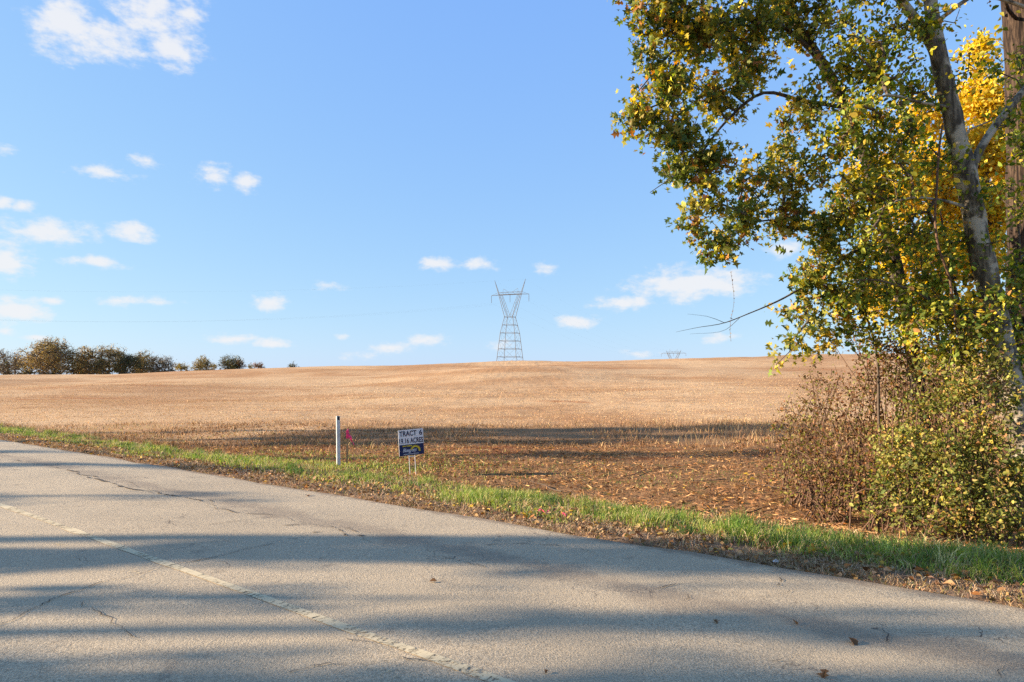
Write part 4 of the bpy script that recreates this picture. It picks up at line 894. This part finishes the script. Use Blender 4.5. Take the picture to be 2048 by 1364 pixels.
def build_sign():
    Y = 15.5; px = 826; x = (px - 1024) / F * Y; g = float(ground(x, Y)); W, H = .60, .585
    root = empty('yard_sign', (x, Y, g)); root.rotation_euler = (0, math.radians(-3.2), math.radians(30)); tag(root, 'white and navy land-sale yard sign reading TRACT 6 19.16 ACRES on wire legs', 'sign')
    zb = EYE - (910 - HY) / F * Y - g
    m = MB(); m.box((-W/2, -.004, zb), (W/2, .004, zb + H)); pn = m.build('panel', M['white_sign'], root)
    m = MB(); m.box((-W/2 + .002, -.0065, zb + .003), (W/2 - .002, -.0045, zb + .43 * H)); nv = m.build('navy_band', M['navy'], pn)
    f = -.0075
    text_mesh('lettering', 'TRACT', M['ink'], pn, (-.275, zb + .440, .135, zb + .560), f, .025)
    text_mesh('lettering', '6', M['ink'], pn, (.20, zb + .442, .275, zb + .562), f, .025)
    text_mesh('lettering', '19.16', M['ink'], pn, (-.285, zb + .275, -.055, zb + .395), f, .018)
    text_mesh('lettering', 'ACRES', M['ink'], pn, (-.025, zb + .275, .288, zb + .395), f, .025)
    text_mesh('logo_script', 'Bluegrass', M['pale'], pn, (-.215, zb + .055, .12, zb + .165), f, .012, .35, .9)
    # illegible small lines of the print, as little strokes
    m = MB(); xx = -.21
    for w in (.02, .014, .018, .0, .02, .012, .018, .02, .014, .018): 
        if w: m.box((xx, f - .0005, zb + .205), (xx + w, f + .0005, zb + .232))
        xx += w + .006 if w else .02
    m.build('small_print', M['yellow'], pn)
    m = MB(); xx = -.20
    for i in range(24):
        w = .009 + .006 * random.random(); m.box((xx, f - .0005, zb + .028), (xx + w, f + .0005, zb + .042)); xx += w + .004
    m.build('small_print', M['pale'], pn)
    # half sunburst
    m = MB(); cx, cz = .09, zb + .10
    for k in range(14):
        a0 = math.radians(-12 + k * 13.2); a1 = a0 + math.radians(12.6)
        m.poly([(cx + math.cos(a) * r, f, cz + math.sin(a) * r) for a, r in ((a0, .078), (a0, .105), (a1, .105), (a1, .078))])
        am = (a0 + a1) / 2; m.poly([(cx + math.cos(a) * r, f - .0004, cz + math.sin(a) * r) for a, r in ((a0, .108), (am, .135), (a1, .108))])
    m.build('sunburst_emblem', M['yellow'], pn)
    for s in (-1, 1):
        m = MB(); m.bar((s * .07, 0, -.12), (s * .07, 0, zb + .12), .0075, 6); m.build('wire_leg', M['wirep'], root)
    m = MB(); m.bar((-.07, .0, zb - .03), (.07, .0, zb - .03), .006, 6); m.build('wire_crossbar', M['wirep'], root)

    # marker post
    Y = 16.9; x = (677 - 1024) / F * Y; g = float(ground(x, Y)); root = empty('marker_post', (x, Y, g)); root.rotation_euler = (0, math.radians(-.6), math.radians(22)); tag(root, 'tall white plastic marker post with dark top beside the pink-flagged stake', 'post')
    h = EYE - (832 - HY) / F * Y - g
    m = MB(); w = .043
    pts = [(-w, -w), (-w + .008, -w - .006), (w - .008, -w - .006), (w, -w), (w, w), (-w, w)]
    n = len(pts); m.v = [(a, b, -.2) for a, b in pts] + [(a, b, h) for a, b in pts]; m.f = [(i, (i + 1) % n, n + (i + 1) % n, n + i) for i in range(n)] + [tuple(range(n, 2 * n))]
    m.build('post_body', M['white'], root)
    m = MB(); m.box((-.02, -w - .0085, h - .095), (.032, -w - .0065, h - .012)); m.build('dark_decal', M['black'], root)
    m = MB(); m.box((-w + .012, -.03, h + .001), (w - .012, .03, h + .006)); m.build('post_cap', M['black'], root)
    # stake with flagging
    Y = 17.3; x = (693.5 - 1024) / F * Y; g = float(ground(x, Y)); root = empty('survey_stake', (x, Y, g)); root.rotation_euler = (math.radians(1), math.radians(1.5), math.radians(12)); tag(root, 'wooden survey stake tied with bright pink flagging tape', 'stake')
    h = EYE - (861 - HY) / F * Y - g
    m = MB(); m.box((-.024, -.010, -.15), (.024, .010, h)); m.build('wood_lath', M['stake'], root)
    m = MB(); 
    for k in range(5):
        z0 = h - .20 + k * .042; e = .003 + .003 * (k % 2); m.box((-.028 - e - .008 * random.random(), -.014 - e, z0), (.028 + e + .008 * random.random(), .014 + e, z0 + .036))
    m.bar((0, -.0, h - .02), (.01, 0, h + .05), .022, 5, .006); wr = m.build('flagging_knot', M['pink'], root)
    t = np.linspace(0, 1, 12); c = np.stack([.025 + .13 * t ** .8 + .012 * np.sin(t * 9), -.025 - .02 * np.sin(t * 5), h - .10 - .26 * t], -1); wv = np.stack([.018 + .012 * np.sin(t * 6), .012 * np.cos(t * 7), .006 + 0 * t], -1)
    V = np.concatenate([c - wv, c + wv]); j = np.arange(11); mesh_np('flagging_tail', V, np.stack([j, j + 1, j + 13, j + 12], -1), M['pink'], root, smooth=True)
build_sign()

# ------------------------------------------------------------------ fallen leaves, sticks, scraps
def ground_px(px, py, road=False):
    Y = EYE * F / (py - HY); 
    for _ in range(30):
        x = (px - 1024) / F * Y; z = float(road_z(dist(x, Y))) if road else float(ground(x, Y)); Y = (EYE - z) * F / (py - HY)
    return (px - 1024) / F * Y, Y, z
def build_scraps():
    me = {}
    for k in SOLID:
        for t, tp in (('a', SIMPLE), ('b', LOBED)):
            q = bpy.data.meshes.new('fallen_leaf'); q.from_pydata([(a, b - .5, c * 2.2) for a, b, c in tp[0]], [], [tuple(map(int, f)) for f in tp[1]]); q.materials.append(SOLID[k]); me[k, t] = q
    def leaf(px, py, s, c, road, lab, grp):
        x, y, z = ground_px(px, py, road); o = bpy.data.objects.new('fallen_leaf', me[c, random.choice('ab')]); COL.objects.link(o); up = .012 if road else .05
        o.location = (x, y, z + up); o.scale = (s, s, s); o.rotation_euler = (random.gauss(0, .3), random.gauss(0, .3), random.uniform(0, 6.28)); tag(o, lab, 'leaf', grp)
    for px, py, s, c, lab in [(1706,1287,.09,'brown','large brown leaf lying on the right lane of the road'),(1648,1354,.07,'brown','brown leaf on the asphalt near the bottom edge'),(866,1164,.06,'brown','small brown leaf on the road below the yard sign'),(1592,1248,.05,'brown','small dark leaf left of the large brown leaf on the road'),(1432,1246,.05,'brown','small dark leaf in the middle of the right lane'),(1092,1346,.035,'brown','tiny brown leaf near the centre line'),(616,992,.10,'brown','dark curled leaf on the road near the marker post')]:
        leaf(px, py, s, c, True, lab, 'leaves lying on the road')
    for i in range(70):
        px = random.uniform(900, 2048); py = 880 + .158 * px - random.uniform(6, 110) * (1 + .0); py = max(py, 985)
        leaf(px, py, random.uniform(.06, .12), random.choice(['yellow', 'yellow', 'orange', 'brown', 'brown']), False, 'fallen autumn leaf lying in the roadside grass', 'leaves lying in the verge grass')
    for px, py, c in [(980,1012,'orange'),(960,1014,'brown'),(1005,1018,'yellow'),(1570,1100,'yellow'),(1625,1110,'yellow'),(1560,1070,'yellow'),(1830,1120,'orange'),(1500,1055,'yellow'),(1506,962,'yellow'),(1491,952,'yellow')]:
        leaf(px, py, .14, c, False, 'fallen autumn leaf lying in the roadside grass', 'leaves lying in the verge grass')
    for i in range(14):
        u, d = random.uniform(-4, 8), random.uniform(3.5, 9); x, y = road_xy(u, d); x, y = float(x), float(y); a = random.uniform(0, 6.28); L = random.uniform(.5, 1.4); n = 9
        t = np.linspace(-.5, .5, n); q = np.stack([x + math.cos(a) * t * L + RNG.normal(0, .015, n), y + math.sin(a) * t * L + RNG.normal(0, .015, n)], -1); z = ground(q[:, 0], q[:, 1]) + .04
        v, f = tube(np.concatenate([q, z[:, None]], 1), np.linspace(.013, .005, n), 5); tag(mesh_np('fallen_stick', v, f, M[random.choice(['twig', 'bramble'])], smooth=True), 'dead stick lying in the mown ditch', 'stick', 'sticks lying in the mown ditch')
    # pink tape scraps and white litter
    for px, py, L, lab in ((1088, 1030, .12, 'crumpled pink tape scrap in the dead grass by the asphalt'), (1130, 1037, .05, 'small pink tape scrap right of the crumpled one')):
        x, y, z = ground_px(px, py); t = np.linspace(0, 1, 12); c = np.stack([x + (t - .5) * L * 1.2, y + .03 * np.sin(t * 8), z + .05 + .015 * np.sin(t * 7)], -1); w = np.stack([0 * t, 0.014 + .006 * np.cos(t * 5), .010 * np.sin(t * 9 + 1)], -1)
        V = np.concatenate([c - w, c + w]); j = np.arange(11); tag(mesh_np('pink_tape', V, np.stack([j, j + 1, j + 13, j + 12], -1), M['pink'], smooth=True), lab, 'tape', 'pink tape scraps')
    x, y, z = ground_px(1552, 1128); V = []; Fc = []; n = 7
    g = np.linspace(-1, 1, n); gx, gy = np.meshgrid(g, g); zz = .035 * (1 - gx ** 2) * (1 - gy ** 2) + .012 * RNG.random(gx.shape); V = np.stack([x + gx * .028, y + gy * .018, z + .02 + zz * .5], -1).reshape(-1, 3)
    i = (np.arange(n - 1)[:, None] * n + np.arange(n - 1)[None]).ravel(); tag(mesh_np('litter_scrap', V, np.stack([i, i + 1, i + n + 1, i + n], -1), M['litter'], smooth=True), 'crumpled white paper scrap at the asphalt edge', 'litter')
build_scraps()

# ------------------------------------------------------------------ roadside trees left of the view, whose shade falls on road and field
TAN = math.tan(SUN_EL)
def shade_tree(x, y, w, z0, z1, dens=1.0, lab=None, nm='cedar_tree'):
    g = float(ground(x, y)); top = z1 + .3
    q = resample(np.array([(x, y, g - .1, .03 + .012 * top), (x + .05, y, (g + z0) / 2, .02 + .011 * top), (x, y + .04, z0, .02 + .008 * top), (x, y, top, .02)]), .5)
    blobs = []; n = max(2, int((z1 - z0) / (w * 1.1)))
    for k in range(n):
        f = k / max(1, n - 1); r = w * RNG.uniform(.85, 1.05); a = min(w * .8, (z1 - z0) * .4)
        blobs.append((np.array([x + RNG.normal(0, .15 * w), y + RNG.normal(0, .16 * w), z0 + a + f * (z1 - z0 - 2 * a)]), r, dens))
    tree(nm, lab, [(q[:, :3], q[:, 3])], blobs, .38, 12, .22, .16, PAL_HACK, [4, 3, 2, 1, .5, .5], SIMPLE, M['bark_b'], rtip=.006, kind_crown=False, group='trees beyond the left edge whose shade crosses the road')
def caster(X0, X1, Y0, Y1, xt, dens=1.0):
    "tree at xt whose crown shades the ground from X0..X1 and Y0..Y1"
    xm = (X0 + X1) / 2; yt = (Y0 + Y1) / 2 - SUN_DRIFT * (xm - xt); z0 = (X0 - xt) * TAN; z1 = (X1 - xt) * TAN
    shade_tree(xt, yt, (Y1 - Y0) / 2, max(z0, .6), z1, dens, 'slender leafy tree on the near roadside beyond the left edge of view')
def build_shade():
    caster(-7, 2.2, 2.9, 4.02, -22, 1.2)
    caster(1.5, 6, 2.9, 4.3, -27, .6)
    caster(-1.2, 3.4, 3.95, 4.75, -25, 1.3)
    caster(-7, -.7, 4.46, 5.22, -20, 1.3)
    caster(-9, 9, 5.42, 6.85, -24, 2.6)
    caster(2.6, 9, 6.5, 7.6, -30, 2.)
    caster(-14, -4, 8.8, 9.7, -33, .8)
    caster(-14, -3, 12.3, 13.6, -40, 1.0)
    caster(-20, -9, 15.0, 16.2, -46, 1.0)
    caster(-3, 8.5, 17.7, 20.4, -47, .65)
    caster(-10, 4, 21.4, 23.8, -54, 1.2)
    caster(-11, 14, 23.2, 26.6, -58, .8)
    caster(-8.5, 15, 26.2, 30.2, -60, 1.1)
build_shade()
